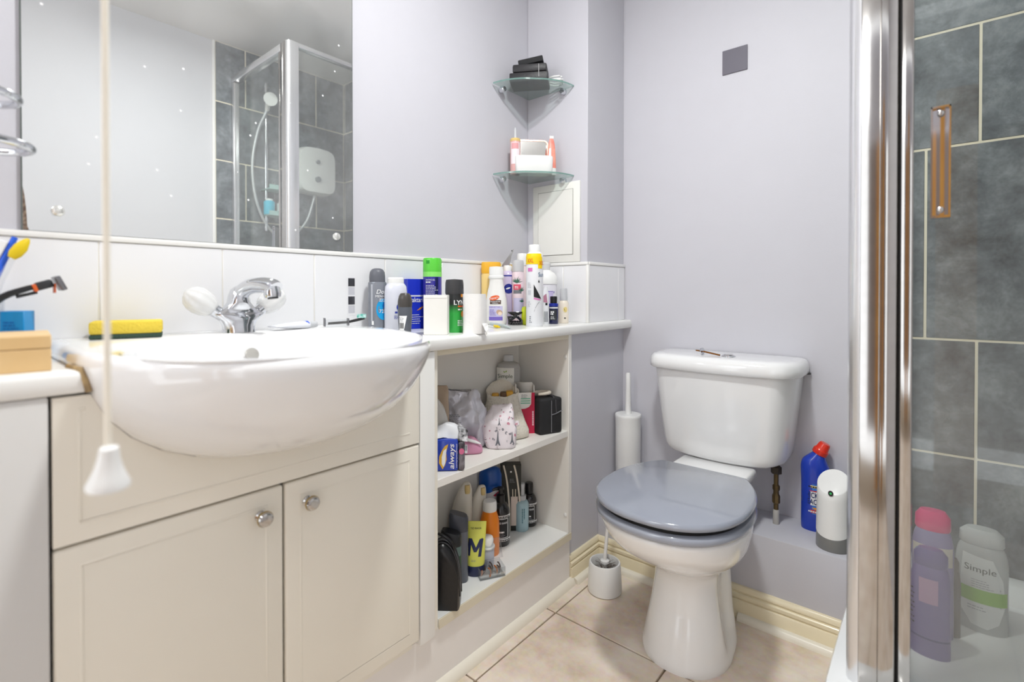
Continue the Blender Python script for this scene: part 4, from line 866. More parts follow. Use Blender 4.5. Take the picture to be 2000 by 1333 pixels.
lines(t, S, -0.024, -0.010, 0.118, 0.136, 4, ink_g, 0.25); lines(t, S, -0.024, -0.012, 0.060, 0.080, 5, ink_g, 0.25, seed=4); patch(t, 'grey_square', S, -0.023, -0.013, 0.096, 0.110, mat('pale_grey_label', '#c6c8ce', 0.5)); lines(t, S, -0.018, -0.010, 0.012, 0.034, 4, ink_g, 0.5, seed=8)

x, y = -0.968, 1.322
t, S = bottle('slim_white_spray', 'slim white spray can with barcode right of the XXL can', 'can', x, y, WT, facing(x, y, 0), [(0.0105, 0), (0.012, 0.003), (0.012, 0.098), (0.0075, 0.112), (0.0065, 0.122), (0, 0.123)], wcan)
bars(t, S, -0.004, 0.008, 0.008, 0.042, ink_g); poly(t, 'pink_mark', S, [(-0.006, 0.072), (0.007, 0.070), (0.003, 0.100), (-0.006, 0.092)], mat('dusty_pink_print', '#b87f96', 0.4)); patch(t, 'dark_mark', S, 0, 0.007, 0.062, 0.069, ink)

x, y = -1.040, 1.424
t, S = bottle('pump_bottle', 'white domed pump bottle with lilac label near the pipe box', 'bottle', x, y, WT, facing(x, y, 0), [(0.032, 0), (0.036, 0.004), (0.0375, 0.110), (0.0375, 0.130), (0.0395, 0.132)], mat('milky_plastic', '#e9e7ee', 0.25), extra=[('dome_lid', [(0.0395, 0.132), (0.0400, 0.140), (0.0375, 0.156), (0.030, 0.170), (0.017, 0.179), (0.015, 0.181)], plastic_w), ('pump_head', [(0.014, 0.181), (0.0155, 0.196), (0.0165, 0.204), (0.012, 0.207), (0, 0.2075)], mat('pale_grey_plastic', '#d9d9da', 0.3))])
patch(t, 'lilac_label', S, -0.036, 0.026, 0.050, 0.108, mat('lilac_print', '#cbbfe6', 0.4), nu=15); patch(t, 'purple_line', S, -0.036, 0.026, 0.106, 0.108, pur, e=0.0007, nu=15); poly(t, 'purple_mark', S, ell(0.030, 0.104, 0.0022, 0.004, 12), pur, cuts=0)
x, y = -0.962, 1.360
navy = mat('navy_glass', '#1a2050', 0.15, coat=0.4)
t, S = bottle('navy_bottle', 'small navy bottle with black cap in front of the pump bottle', 'bottle', x, y, WT, facing(x, y, 0), [(0.0145, 0), (0.0158, 0.002), (0.0158, 0.058), (0.013, 0.064)], navy, extra=[('collar', [(0.0158, 0.058), (0.0158, 0.066), (0.012, 0.068)], mat('royal_blue_plastic', '#20309a', 0.25)), ('cap', [(0.0115, 0.068), (0.0118, 0.088), (0.0105, 0.0905), (0, 0.091)], black_p)])
patch(t, 'white_stripe', S, -0.0158, 0.0158, 0.051, 0.055, ink_w, nu=15); patch(t, 'black_label', S, -0.0135, 0.0110, 0.012, 0.047, mat('charcoal_label', '#31343a', 0.5)); lines(t, lambda u, v, e: S(u, v, 0.0013), -0.010, 0.004, 0.030, 0.043, 2, ink_w, 0.8, seed=12); lines(t, S, -0.010, 0.006, 0.016, 0.027, 3, ink_w, 0.4)
x, y = -0.958, 1.412
t, S = bottle('cream_bottle', 'little cream bottle with frosted cap at the far end of the row', 'bottle', x, y, WT, facing(x, y, 0), [(0.0155, 0), (0.0172, 0.002), (0.0172, 0.068), (0.012, 0.076)], mat('cream_plastic', '#f0e6d6', 0.3), extra=[('cap', [(0.0125, 0.076), (0.0135, 0.080), (0.0125, 0.112), (0.011, 0.117), (0, 0.118)], frost)])
poly(t, 'vanilla_flower', S, ell(0.006, 0.046, 0.007, 0.009), mat('pale_yellow_print', '#efd98f', 0.5)); poly(t, 'vanilla_pod', S, [(0.001, 0.052), (0.004, 0.046), (0.0055, 0.038), (0.003, 0.044)], ink, cuts=0); lines(t, S, 0.002, 0.010, 0.016, 0.021, 1, ink, 0.7)

t = thing('dental_stick', 'pale blue-grey handled stick lying in front of the lotion bottle', 'brush', (-0.985, 1.120, WT), math.radians(-28))
obj('stick', MB().tube([(-0.085, 0, 0.006), (-0.03, 0, 0.0065), (0.04, 0, 0.006), (0.080, 0, 0.003)], [0.0045, 0.0055, 0.0045, 0.0018], 10), mat('grey_blue_plastic', '#b9c6c7', 0.35), t)
t = thing('yellow_pick', 'small yellow and white pick beside the grey stick', 'pick', (-0.972, 1.086, WT), math.radians(-24))
obj('stem', MB().tube([(-0.055, 0, 0.003), (-0.012, 0, 0.0035)], 0.0022, 8), plastic_w, t); obj('grip', MB().loft([[(x_, b_ * math.cos(a), 0.0055 + 0.0042 * math.sin(a)) for a in [2 * PI * i / 12 for i in range(12)]] for x_, b_ in ((-0.014, 0.002), (-0.006, 0.006), (0.008, 0.006), (0.013, 0.003))]).tube([(0.013, 0, 0.0055), (0.020, 0.003, 0.004)], 0.0026, 8), mat('yellow_plastic', '#f0cf1e', 0.3), t)

# --- behind and beside the basin
t = thing('toothpaste_tube', 'white toothpaste tube with blue mark lying behind the basin by the tap', 'tube', (-1.072, 0.535, 0.868), math.radians(98))
obj('tube', MB().loft([sell(0, 0, b_, a, 2.4, 0, 20) for a, b_ in ((1, 1),)] and [[(x_, w * math.cos(a), 0.008 + h2 * math.sin(a)) for a in [2 * PI * i / 20 for i in range(20)]] for x_, w, h2 in ((-0.05, 0.017, 0.0018), (-0.02, 0.0165, 0.006), (0.02, 0.013, 0.0085), (0.035, 0.0115, 0.0085), (0.038, 0.007, 0.006))]), mat('white_gloss_tube', '#eef0f6', 0.25), t)
obj('cap', MB().tube([(0.038, 0, 0.008), (0.058, 0, 0.008)], [0.0075, 0.0065], 14), frost, t)
obj('blue_mark', MB().loft([[(x_, 0.0118 * math.cos(a), 0.008 + 0.0088 * math.sin(a)) for a in [0.3 + 2.5 * i / 10 for i in range(11)]] for x_ in (0.026, 0.033)], cap=False, closed=False), mat('cobalt_print', '#3a62d8', 0.4), t)
t = thing('toothbrush_with_case', 'clear plastic case with a teal-headed brush beside the basin rim', 'toothbrush', (-1.062, 0.662, 0.868), math.radians(72))
obj('case', MB().box(-0.052, 0.0, -0.010, 0.010, 0.001, 0.017, 0.002, 2), clear, t)
obj('case_hinge', MB().box(-0.054, -0.0525, -0.009, 0.009, 0.0015, 0.021).box(-0.001, 0.001, -0.008, 0.008, 0.002, 0.019), mat('smoky_plastic', '#4a4a52', 0.3), t)
obj('handle', MB().tube([(-0.045, 0, 0.008), (0.0, 0, 0.010), (0.024, 0, 0.015), (0.038, 0, 0.019)], [0.003, 0.003, 0.0035, 0.0045], 8), black_p, t)
obj('bristles', MB().loft([sell(0.032, 0, 0.011, 0.005, 2.5, z, 16) for z in (0.019, 0.028)]), mat('teal_bristles', '#1fae9b', 0.5, hex2='#d6f0ee', scale=120), t)

st = thing('barcode_sticker', 'strip of grey barcode stickers on the white tile left of the deodorants', 'sticker', (XW + 0.001, 0.735, 0.94))
S = S_plane((XW + 0.0012, 0.735, 0.94), (0, 1, 0), (0, 0, 1))
def loc_patch(nm, u0, u1, v0, v1, m, e):
    o_ = patch(None, nm, S, u0, u1, v0, v1, m, e, 2, 2); o_.data.transform(Matrix.Translation(st.location).inverted()); o_.parent = st
loc_patch('sticker_paper', -0.0115, 0.0115, -0.052, 0.050, mat('sticker_white', '#ededf0', 0.5), 0.0001)
for k, z in enumerate((0.034, -0.0135)):
    loc_patch('dark_block', -0.0095, 0.0095, z - 0.010, z + 0.011, mat('dark_grey_print', '#6a6a72', 0.6), 0.0003)
    o_ = bars(None, S, -0.0092, 0.009, z - 0.010, z + 0.011, mat('near_black_print', '#34343a', 0.6), seed=11 + k); o_.data.transform(Matrix.Translation(st.location).inverted()); o_.parent = st
    loc_patch('pale_block', -0.009, 0.0095, z - 0.0325, z - 0.0125, mat('light_grey_print', '#c9c9d0', 0.6), 0.0003)

t = thing('kitchen_sponge', 'yellow sponge with green scourer back on the basin rim', 'sponge', (-1.108, 0.2480, 0.8685), math.radians(74))
obj('foam', MB().box(-0.0515, 0.0515, -0.030, 0.030, 0.0075, 0.030, 0.004, 2).crumple(0.0008, 90, 3), mat('yellow_foam', '#f0d44e', 0.9, bump=0.6, bscale=250), t)
obj('scourer', MB().box(-0.051, 0.051, -0.030, 0.030, 0.0, 0.0075, 0.0015, 1), mat('green_scourer', '#41574a', 0.95, bump=0.8, bscale=400), t)

t = thing('pine_box', 'plain pine wooden box on the worktop end left of the basin', 'box', (-0.972, 0.071, WT), math.radians(-6))
pine = mat('pine_wood', '#e8c999', 0.5, hex2='#dfbb84', scale=5)
obj('box_body', MB().box(-0.060, 0.062, -0.18, 0.055, 0, 0.030, 0.0012, 1), pine, t)
obj('box_lid', MB().box(-0.060, 0.062, -0.18, 0.055, 0.0305, 0.048, 0.0012, 1), pine, t)

# toothbrush tumbler and the things in it
tu = thing('tumbler', 'clear plastic tumbler holding brushes behind the pine box', 'tumbler', (-1.105, 0.060, WT))
obj('cup', MB().lathe([(0.026, 0), (0.028, 0.002), (0.033, 0.095), (0.0315, 0.095), (0.027, 0.004), (0, 0.004)], 28), clear, tu)
t = thing('toothbrush', 'blue and white toothbrush leaning out of the tumbler', 'toothbrush', (-1.105, 0.060, WT + 0.006))
obj('handle', MB().tube([(0.012, -0.010, 0.0), (0.006, 0.004, 0.06), (-0.004, 0.022, 0.120), (-0.010, 0.040, 0.172), (-0.011, 0.045, 0.186)], [0.005, 0.006, 0.005, 0.0042, 0.004], 10), mat('cobalt_blue_plastic', '#2b62e0', 0.3), t)
obj('bristles', MB().box(-0.006, 0.006, -0.017, 0.017, 0.0, 0.009, 0.001, 1).xf(Matrix.Translation((-0.009, 0.032, 0.162)) @ Matrix.Rotation(math.radians(-18), 4, 'Z') @ Matrix.Rotation(math.radians(70), 4, 'X')), mat('white_bristles', '#eef1f5', 0.7), t)
t = thing('toothbrush', 'clear-handled toothbrush with a yellow head leaning out of the tumbler', 'toothbrush', (-1.095, 0.062, WT + 0.006))
obj('handle', MB().tube([(0.010, -0.008, 0.0), (0.006, 0.008, 0.06), (0.0, 0.025, 0.118), (-0.004, 0.038, 0.150)], [0.005, 0.006, 0.005, 0.004], 10), clear, t)
obj('head', MB().loft([sell(0, 0, a, b_, 2, z, 16) for z, a, b_ in ((-0.016, 0.003, 0.005), (-0.008, 0.006, 0.0085), (0.004, 0.006, 0.009), (0.016, 0.004, 0.005), (0.021, 0.001, 0.002))]).xf(Matrix.Translation((-0.006, 0.046, 0.166)) @ Matrix.Rotation(math.radians(-32), 4, 'X')), mat('yellow_bristle_head', '#e3c710', 0.5), t)
t = thing('razor', 'black and orange cartridge razor sticking out of the tumbler', 'razor', (-1.085, 0.060, WT + 0.006))
obj('handle', MB().tube(smooth([(0.018, -0.022, 0.030), (0.015, 0.000, 0.064), (0.011, 0.026, 0.091), (0.008, 0.050, 0.103), (0.006, 0.064, 0.108)], 3), [0.006, 0.0062, 0.0066, 0.0066, 0.006, 0.0056, 0.0052, 0.005, 0.0048, 0.0046, 0.0044, 0.0042, 0.004], 10).tube([(0.008, 0.042, 0.092), (0.006, 0.066, 0.099)], 0.0025, 8), black_p, t)
obj('neck', MB().box(-0.008, 0.008, -0.011, 0.011, -0.006, 0.007, 0.003, 2).xf(Matrix.Translation((0.005, 0.074, 0.110)) @ Matrix.Rotation(math.radians(20), 4, 'X')), mat('dark_grey_rubber', '#2f3034', 0.5), t)
obj('orange_accent', MB().box(-0.0085, 0.0085, -0.0025, 0.0025, -0.008, 0.004, 0.001, 1).xf(Matrix.Translation((0.005, 0.0625, 0.1075)) @ Matrix.Rotation(math.radians(20), 4, 'X')).box(-0.003, 0.012, 0.0855, 0.0875, 0.098, 0.113), mat('orange_plastic', '#d8632c', 0.4), t)
obj('cartridge', MB().box(-0.020, 0.020, -0.0035, 0.0035, -0.012, 0.012, 0.0015, 2).xf(Matrix.Translation((0.003, 0.0925, 0.1135)) @ Matrix.Rotation(math.radians(24), 4, 'X')), mat('silver_blade_block', '#7c7c80', 0.3, metal=0.6), t)
t, S = carton('toothpaste_box', 'bright blue toothpaste carton behind the pine box', 'box', -1.095, 0.105, WT, math.radians(-30), 0.030, 0.030, 0.076, mat('azure_card', '#1592d6', 0.35))
lines(t, S, -0.010, 0.010, 0.048, 0.062, 3, mat('deep_blue_print', '#0a6fc0', 0.35), 0.5)

# chrome wire rack left of the mirror
rk = thing('chrome_rack', 'chrome two-ring wire rack on the wall left of the mirror', 'rack', (XW, 0.0, 1.19))
for z, ye in ((1.232, 0.103), (1.163, 0.117)):
    pts = [(-1.045 + 0.062 * math.cos(a) * 1.0, 0.0 + (ye) * math.copysign(abs(math.sin(a)) ** 0.75, math.sin(a)), z) for a in [2 * PI * i / 48 for i in range(49)]]
    part(rk, 'ring', MB().tube(pts, 0.0062, 10, cap=False), chrome)
    part(rk, 'bracket', MB().tube([(XW - 0.003, 0.0, z), (-1.107, 0.0, z)], 0.005, 10), chrome)

# light pull cord, close to the lens
pc = thing('light_pull_cord', 'cream pull cord with white bell-shaped end hanging near the camera', 'pull cord', (-0.5675, 0.112, ZC))
obj('cord', MB().tube([(0.0005, 0, 0), (0, 0, -0.7), (-0.0005, 0, -1.424)], 0.0027, 8), mat('cream_cord', '#f3ecdd', 0.8), pc)
bell = MB().lathe([(0.0045, 0.041), (0.0075, 0.0397), (0.0082, 0.035), (0.009, 0.029), (0.0112, 0.020), (0.0145, 0.011), (0.0178, 0.004), (0.0178, 0.001), (0.016, 0.0), (0.0, 0.001)], 28)
bell.xf(Matrix.Translation((-0.0005, 0, -1.463)) @ Matrix.Scale(0.93, 4) @ Matrix.Rotation(math.radians(7), 4, 'Y'))
obj('bell_pull', bell, plastic_w, pc)
obj('ceiling_switch', MB().lathe([(0.03, 0), (0.03, -0.018), (0.012, -0.026), (0, -0.027)], 24), plastic_w, pc)

# --- things on the glass shelves
t = thing('black_case', 'black zipped hard case on the upper glass corner shelf', 'case', (XW + 0.083, YS - 0.083, ZS1), math.radians(-45))
blk = mat('charcoal_case', '#2b2a2d', 0.45, bump=0.2, bscale=200)
Mx = Matrix.Rotation(math.radians(-14), 4, 'Z')
obj('case_base', MB().box(-0.042, 0.048, -0.076, 0.056, 0.0, 0.032, 0.004, 2).xf(Mx), blk, t)
obj('case_lid', MB().box(-0.042, 0.045, -0.066, 0.052, 0.034, 0.062, 0.006, 2).xf(Mx), blk, t)
obj('folded_flap', MB().box(-0.036, 0.036, -0.046, 0.040, 0.0, 0.020, 0.003, 2).xf(Mx @ Matrix.Translation((0, 0, 0.066)) @ Matrix.Rotation(math.radians(9), 4, 'X')), black_fab, t)
obj('zip_pull', MB().box(0.0482, 0.0502, 0.024, 0.027, 0.012, 0.056).xf(Mx), chrome, t)
t = thing('white_cable', 'coiled white cable beside the black case on the upper glass shelf', 'cable', (XW + 0.150, YS - 0.042, ZS1))
obj('coil', MB().tube([((0.026 + 0.003 * math.sin(9 * a)) * math.cos(a), 0.024 * math.sin(a), 0.004 + 0.0045 * (a / PI)) for a in [0.2 * i for i in range(64)]], 0.0026, 8), plastic_w, t)
obj('plug', MB().box(0.020, 0.038, -0.026, -0.016, 0.0005, 0.008, 0.002, 1), plastic_w, t)

pk = mat('pale_pink_plastic', '#ecb9b6', 0.3, trans=0.1); lb_ = mat('white_pink_label', '#f0e2e6', 0.4)
x, y = XW + 0.046, YS - 0.135
t, S = bottle('pink_mist_bottle', 'slim pink mist bottle left on the lower glass shelf', 'bottle', x, y, ZS2, facing(x, y, 0), [(0.0165, 0), (0.0178, 0.003), (0.0178, 0.116), (0.0165, 0.121)], pk, extra=[('gold_collar', [(0.0172, 0.112), (0.0182, 0.114), (0.0182, 0.122), (0.0165, 0.124)], mat('pale_gold_plastic', '#e6c780', 0.3)), ('nozzle', [(0.006, 0.124), (0.0045, 0.13), (0.0038, 0.155), (0.002, 0.163), (0, 0.1635)], frost)])
patch(t, 'label', S, -0.0165, 0.0165, 0.034, 0.108, lb_, nu=13); patch(t, 'pink_flash', S, -0.014, 0.012, 0.086, 0.106, mat('rose_print', '#e3a3a6', 0.4), e=0.0008)
t = thing('vanity_mirror', 'small rose-gold rimmed mirror standing in a white tray on the lower glass shelf', 'mirror', (XW + 0.083, YS - 0.083, ZS2), math.radians(-45))
obj('stand_tray', MB().loft([sell(0.018, 0, a, b_, 5, z, 40) for z, a, b_ in ((0, 0.026, 0.063), (0.003, 0.0275, 0.0645), (0.056, 0.029, 0.066), (0.060, 0.0275, 0.0645), (0.0595, 0.025, 0.062), (0.045, 0.024, 0.060))]), plastic_w, t)
rgm = mat('rose_gold', '#e2b39c', 0.25, metal=0.7)
fr = MB()
def rrect(w, h_, r, cy, n=10):
    return [(sx_ * (w - r) + r * math.cos(a0 + PI / 2 * i / n), cy + sy2 * (h_ - r) + r * math.sin(a0 + PI / 2 * i / n)) for sx_, sy2, a0 in ((1, 1, 0), (-1, 1, PI / 2), (-1, -1, PI), (1, -1, 1.5 * PI)) for i in range(n + 1)]
o_r = rrect(0.058, 0.0625, 0.016, 0.0725); i_r = rrect(0.0535, 0.058, 0.0125, 0.0725)
fr.loft([[(-0.016, a, b_) for a, b_ in o_r], [(-0.010, a, b_) for a, b_ in o_r], [(-0.010, a, b_) for a, b_ in i_r], [(-0.012, a, b_) for a, b_ in i_r]], cap=False); fr.add([(-0.016, a, b_) for a, b_ in o_r], [tuple(range(44))])
TB = Matrix.Translation((0.004, 0, 0.002)) @ Matrix.Rotation(math.radians(-9), 4, 'Y')
obj('mirror_rim', fr.xf(TB), rgm, t); obj('mirror_glass', MB().add([(-0.0118, a, b_) for a, b_ in i_r], [tuple(range(44))]).xf(TB), mat('clean_mirror', '#f4f4f2', 0.03, metal=1.0, var=0), t)
obj('hair_pin', MB().tube([(-0.004, -0.050, 0.055), (-0.004, -0.047, 0.067), (-0.003, -0.042, 0.0715), (-0.002, -0.026, 0.064), (0.0, -0.020, 0.058)], 0.0012, 6), black_p, t)
x, y = XW + 0.136, YS - 0.045
t, S = bottle('coral_tube', 'coral and white cream tube standing on its cap on the lower glass shelf', 'tube', x, y, ZS2, facing(x, y, 12), [(0.0155, 0), (0.016, 0.003), (0.016, 0.024)], plastic_w, sx=0.7, part_name='cap')
bd = MB().loft([sell(0, 0, a, b_, 2.2, z, 24) for z, a, b_ in ((0.024, 0.011, 0.0158), (0.05, 0.0105, 0.0155), (0.10, 0.0045, 0.0125), (0.120, 0.0012, 0.009), (0.128, 0.001, 0.006))])
obj('tube', bd, mat('coral_tube_print', '#ee8678', 0.35, hex2='#f2a893', scale=30), t); obj('tube_end', MB().box(-0.0012, 0.0012, -0.007, 0.007, 0.1285, 0.138), plastic_w, t)
Sp = lambda u, v, e: Vector((0.0112 - (v - 0.024) * 0.085 + e, u, v))
poly(t, 'white_mark', Sp, [(-0.013, 0.030), (-0.004, 0.030), (-0.006, 0.050), (-0.013, 0.046)], ink_w, e=0.0018); poly(t, 'white_panel', Sp, [(-0.012, 0.066), (-0.0035, 0.066), (-0.0035, 0.094), (-0.0105, 0.092)], ink_w, e=0.0018)

# --- upper tier of the shelf unit
def pouch(name, label, cat, x, y, z, rot, secs, m, amp=0.004, sc=22, seed=0, n=3.0, N=64, group=None):
    t = thing(name, label, cat, (x, y, z), rot)
    obj('pouch_body', MB().loft([sell(cx, cy, a, b_, n, zz, N) for zz, cx, cy, a, b_ in smooth(secs, 4)]).crumple(amp, sc, seed, 0.001).crumple(amp * 0.45, sc * 3.1, seed + 3, 0.001), m, t, sharp=70)
    return t
x, y = -0.930, 0.867
always = mat('royal_blue_film', '#1f3fae', 0.25, coat=0.3)
t = thing('sanitary_pad_pack', 'open royal blue pad packet with white lettering at the shelf edge', 'packet', (x, y, ZM), facing(x, y, -3))
obj('packet_front', MB().box(-0.022, 0.022, -0.052, 0.020, 0.0005, 0.078, 0.005, 2), always, t)
obj('packet_side', MB().box(-0.023, 0.0215, 0.0203, 0.036, 0.0005, 0.072, 0.006, 2).crumple(0.003, 60, 4, 0.002), mat('silver_black_film', '#8e8a92', 0.25, hex2='#2b2228', scale=45), t)
obj('open_flap', MB().grid(14, 8, lambda u, v: (0.010 - 0.036 * v + 0.004 * math.sin(9 * u), -0.050 + 0.086 * u, 0.079 + 0.030 * math.sin(v * 2.2) * (0.6 + 0.5 * math.sin(PI * u)))).crumple(0.003, 50, 7), mat('white_film', '#e6e8ec', 0.3), t)
obj('dark_flap', MB().grid(8, 6, lambda u, v: (0.018 - 0.03 * v, 0.020 + 0.022 * u, 0.074 + 0.036 * math.sin(v * 1.6) * (1 - 0.4 * u))).crumple(0.003, 70, 3), mat('black_white_film', '#1c1a1c', 0.3, hex2='#cfcfd2', scale=90), t)
S = S_plane((0.022, 0, 0), (0, 1, 0), (0, 0, 1))
text(t, S, 'always', 0.006, 0.038, 0.017, ink_w, width=0.062, rot=PI / 2, shear=0.2, bold=0.01); lines(t, S, 0.016, 0.0185, 0.01, 0.07, 16, ink_w, 0.5)
poly(t, 'gold_pad_outline', S, [(-0.018, 0.006), (-0.012, 0.016), (-0.008, 0.030), (-0.009, 0.048), (-0.004, 0.068), (-0.012, 0.064), (-0.020, 0.052), (-0.026, 0.038), (-0.027, 0.022)], mat('gold_yellow_print', '#e6b53c', 0.4), e=0.0006); poly(t, 'white_pad', S, [(-0.016, 0.012), (-0.011, 0.022), (-0.010, 0.040), (-0.008, 0.058), (-0.016, 0.052), (-0.020, 0.036), (-0.020, 0.020)], ink_w, e=0.0010)
for u, v in ((-0.044, 0.066), (-0.035, 0.070), (-0.046, 0.046), (-0.038, 0.030), (-0.034, 0.012), (-0.045, 0.014), (-0.046, 0.058)): poly(t, 'printed_star', S, ell(u, v, 0.0016, 0.0016, 8), mat('pale_blue_print', '#c9d6f2', 0.4), cuts=0)
S2 = S_plane((0.0215, 0.028, 0), (0, 1, 0), (0, 0, 1)); poly(t, 'pink_rose', S2, ell(0.001, 0.050, 0.0065, 0.0075), mat('rose_pink_print', '#d86f96', 0.4), e=0.003)

x, y = -0.985, 0.985
t = pouch('pink_pouch', 'small pink zip pouch with a barcode lying beside the floral pouch', 'pouch', x, y, ZM, facing(x, y, 0), [(0.0, 0, 0, 0.018, 0.034), (0.006, 0, 0, 0.023, 0.040), (0.024, 0, -0.003, 0.019, 0.037), (0.040, 0, -0.009, 0.010, 0.028), (0.045, 0, -0.012, 0.006, 0.022)], mat('dusty_pink_plastic', '#cf8fab', 0.35), 0.003, 30, 3)
obj('white_zip_band', MB().tube([(0.013, -0.038, 0.048), (0.017, -0.010, 0.043), (0.018, 0.020, 0.034), (0.016, 0.034, 0.028)], [0.003, 0.0045, 0.0042, 0.002], 8), plastic_w, t)
S = S_plane((0.0245, 0, 0), (0, 1, 0), (-0.25, 0, 1)); patch(t, 'label', S, -0.014, -0.002, 0.006, 0.028, ink_w, e=0.0015, nu=3, nv=3); bars(t, lambda u, v, e: S(u, v, e + 0.001), -0.0128, -0.0035, 0.012, 0.026, ink_g)

x, y = -0.954, 1.086
m = bpy.data.materials.new('white_sketch_print_fabric'); m.use_nodes = True; nt = m.node_tree; p = nt.nodes['Principled BSDF']; p.inputs['Roughness'].default_value = 0.6
tc = nt.nodes.new('ShaderNodeTexCoord'); v1 = nt.nodes.new('ShaderNodeTexVoronoi'); v1.inputs['Scale'].default_value = 75; nt.links.new(tc.outputs['Object'], v1.inputs['Vector'])
v2 = nt.nodes.new('ShaderNodeTexNoise'); v2.inputs['Scale'].default_value = 160; nt.links.new(tc.outputs['Object'], v2.inputs['Vector'])
lt = nt.nodes.new('ShaderNodeMath'); lt.operation = 'LESS_THAN'; lt.inputs[1].default_value = 0.36; nt.links.new(v1.outputs['Distance'], lt.inputs[0])
g2 = nt.nodes.new('ShaderNodeMath'); g2.operation = 'GREATER_THAN'; g2.inputs[1].default_value = 0.52; nt.links.new(v2.outputs['Fac'], g2.inputs[0])
mu = nt.nodes.new('ShaderNodeMath'); mu.operation = 'MULTIPLY'; nt.links.new(lt.outputs[0], mu.inputs[0]); nt.links.new(g2.outputs[0], mu.inputs[1])
sc = nt.nodes.new('ShaderNodeSeparateColor'); nt.links.new(v1.outputs['Color'], sc.inputs[0])
cr = nt.nodes.new('ShaderNodeValToRGB'); cr.color_ramp.interpolation = 'CONSTANT'; e = cr.color_ramp.elements; e[0].color = lin('#8d8a92'); e[1].position = 0.4; e[1].color = lin('#ece4e8'); k = e.new(0.68); k.color = lin('#c98a9a'); nt.links.new(sc.outputs[0], cr.inputs[0])
mx = nt.nodes.new('ShaderNodeMix'); mx.data_type = 'RGBA'; mx.inputs[6].default_value = lin('#ece4e8'); nt.links.new(mu.outputs[0], mx.inputs[0]); nt.links.new(cr.outputs[0], mx.inputs[7]); nt.links.new(mx.outputs[2], p.inputs['Base Color'])
sketch = m
t = pouch('floral_pouch', 'white fabric pouch printed with little grey towers and pink flowers', 'pouch', x, y, ZM, facing(x, y, 0), [(0, 0, 0, 0.026, 0.036), (0.006, 0, 0, 0.034, 0.044), (0.045, 0, -0.004, 0.032, 0.049), (0.075, -0.002, -0.006, 0.027, 0.047), (0.095, -0.010, 0.0, 0.018, 0.036), (0.115, -0.018, 0.002, 0.010, 0.028), (0.119, -0.020, 0.002, 0.004, 0.020)], sketch, 0.005, 26, 6)
S = lambda u, v, e: Vector((0.036 + e - 0.03 * max(0, v - 0.075), u, v))
tg = mat('tower_grey_print', '#6c6f78', 0.6)
for u, v, h2 in ((-0.008, 0.014, 0.040), (0.032, 0.018, 0.034), (-0.004, 0.070, 0.022)):
    w = h2 * 0.19
    poly(t, 'printed_tower', S, [(u - w, v), (u - w * 0.35, v + h2 * 0.35), (u - w * 0.1, v + h2), (u + w * 0.1, v + h2), (u + w * 0.35, v + h2 * 0.35), (u + w, v), (u + w * 0.5, v), (u, v + h2 * 0.16), (u - w * 0.5, v)], tg, e=0.0045, cuts=0)
obj('drawn_corner', MB().loft([sell(0.005, 0.047, a, b_, 2.5, z, 16) for z, a, b_ in ((0.058, 0.006, 0.003), (0.065, 0.009, 0.007), (0.073, 0.007, 0.005))]).crumple(0.002, 60, 2), sketch, t)

x, y = -1.010, 1.158
knit = mat('cream_knit', '#e9e2d4', 0.9, bump=1.0, bscale=220)
def knit_ring(z, a, b_, lean): return [(lean + a * math.cos(q) * (1 + 0.05 * math.sin(5 * q)), b_ * math.sin(q) * (1 + 0.04 * math.cos(4 * q)), z + 0.006 * math.sin(2 * q + 1) * (z > 0.12)) for q in [2 * PI * i / 48 for i in range(48)]]
t = thing('knit_bag', 'open cream knitted drawstring bag behind the floral pouch', 'bag', (x, y, ZM), facing(x, y, 0))
ks = [(0.0, 0.040, 0.066, 0), (0.006, 0.047, 0.078, 0), (0.03, 0.046, 0.078, 0), (0.06, 0.042, 0.066, -0.002), (0.10, 0.038, 0.055, -0.006), (0.13, 0.036, 0.048, -0.010), (0.150, 0.038, 0.047, -0.012), (0.160, 0.041, 0.049, -0.013), (0.161, 0.037, 0.045, -0.013), (0.150, 0.033, 0.042, -0.012), (0.125, 0.030, 0.040, -0.01), (0.115, 0.028, 0.038, -0.01)]
bgm = MB().loft([knit_ring(z, a, b_, l) for z, a, b_, l in ks])
bgm.v = [(vx - 0.030 * max(0, vz - 0.06) / 0.1, vy, vz + (-0.022 * (vx + 0.01) / 0.04 * max(0, vz - 0.12) / 0.04)) for vx, vy, vz in bgm.v]
bgm.v = [(vx, vy, vz * 0.84) for vx, vy, vz in bgm.v]
obj('bag_body', bgm.crumple(0.004, 24, 9, 0.002), knit, t, sharp=80)
for k, (yy, m_) in enumerate(((-0.022, mat('amber_packet', '#d9a01e', 0.3)), (0.004, mat('brown_packet', '#6b4a2c', 0.4)), (0.022, mat('amber_packet', '#d9a01e', 0.3)))):
    obj('wrapped_bar', MB().box(-0.050, -0.022, yy - 0.011, yy + 0.011, 0.080, 0.127 + 0.004 * k, 0.004, 2), m_, t)

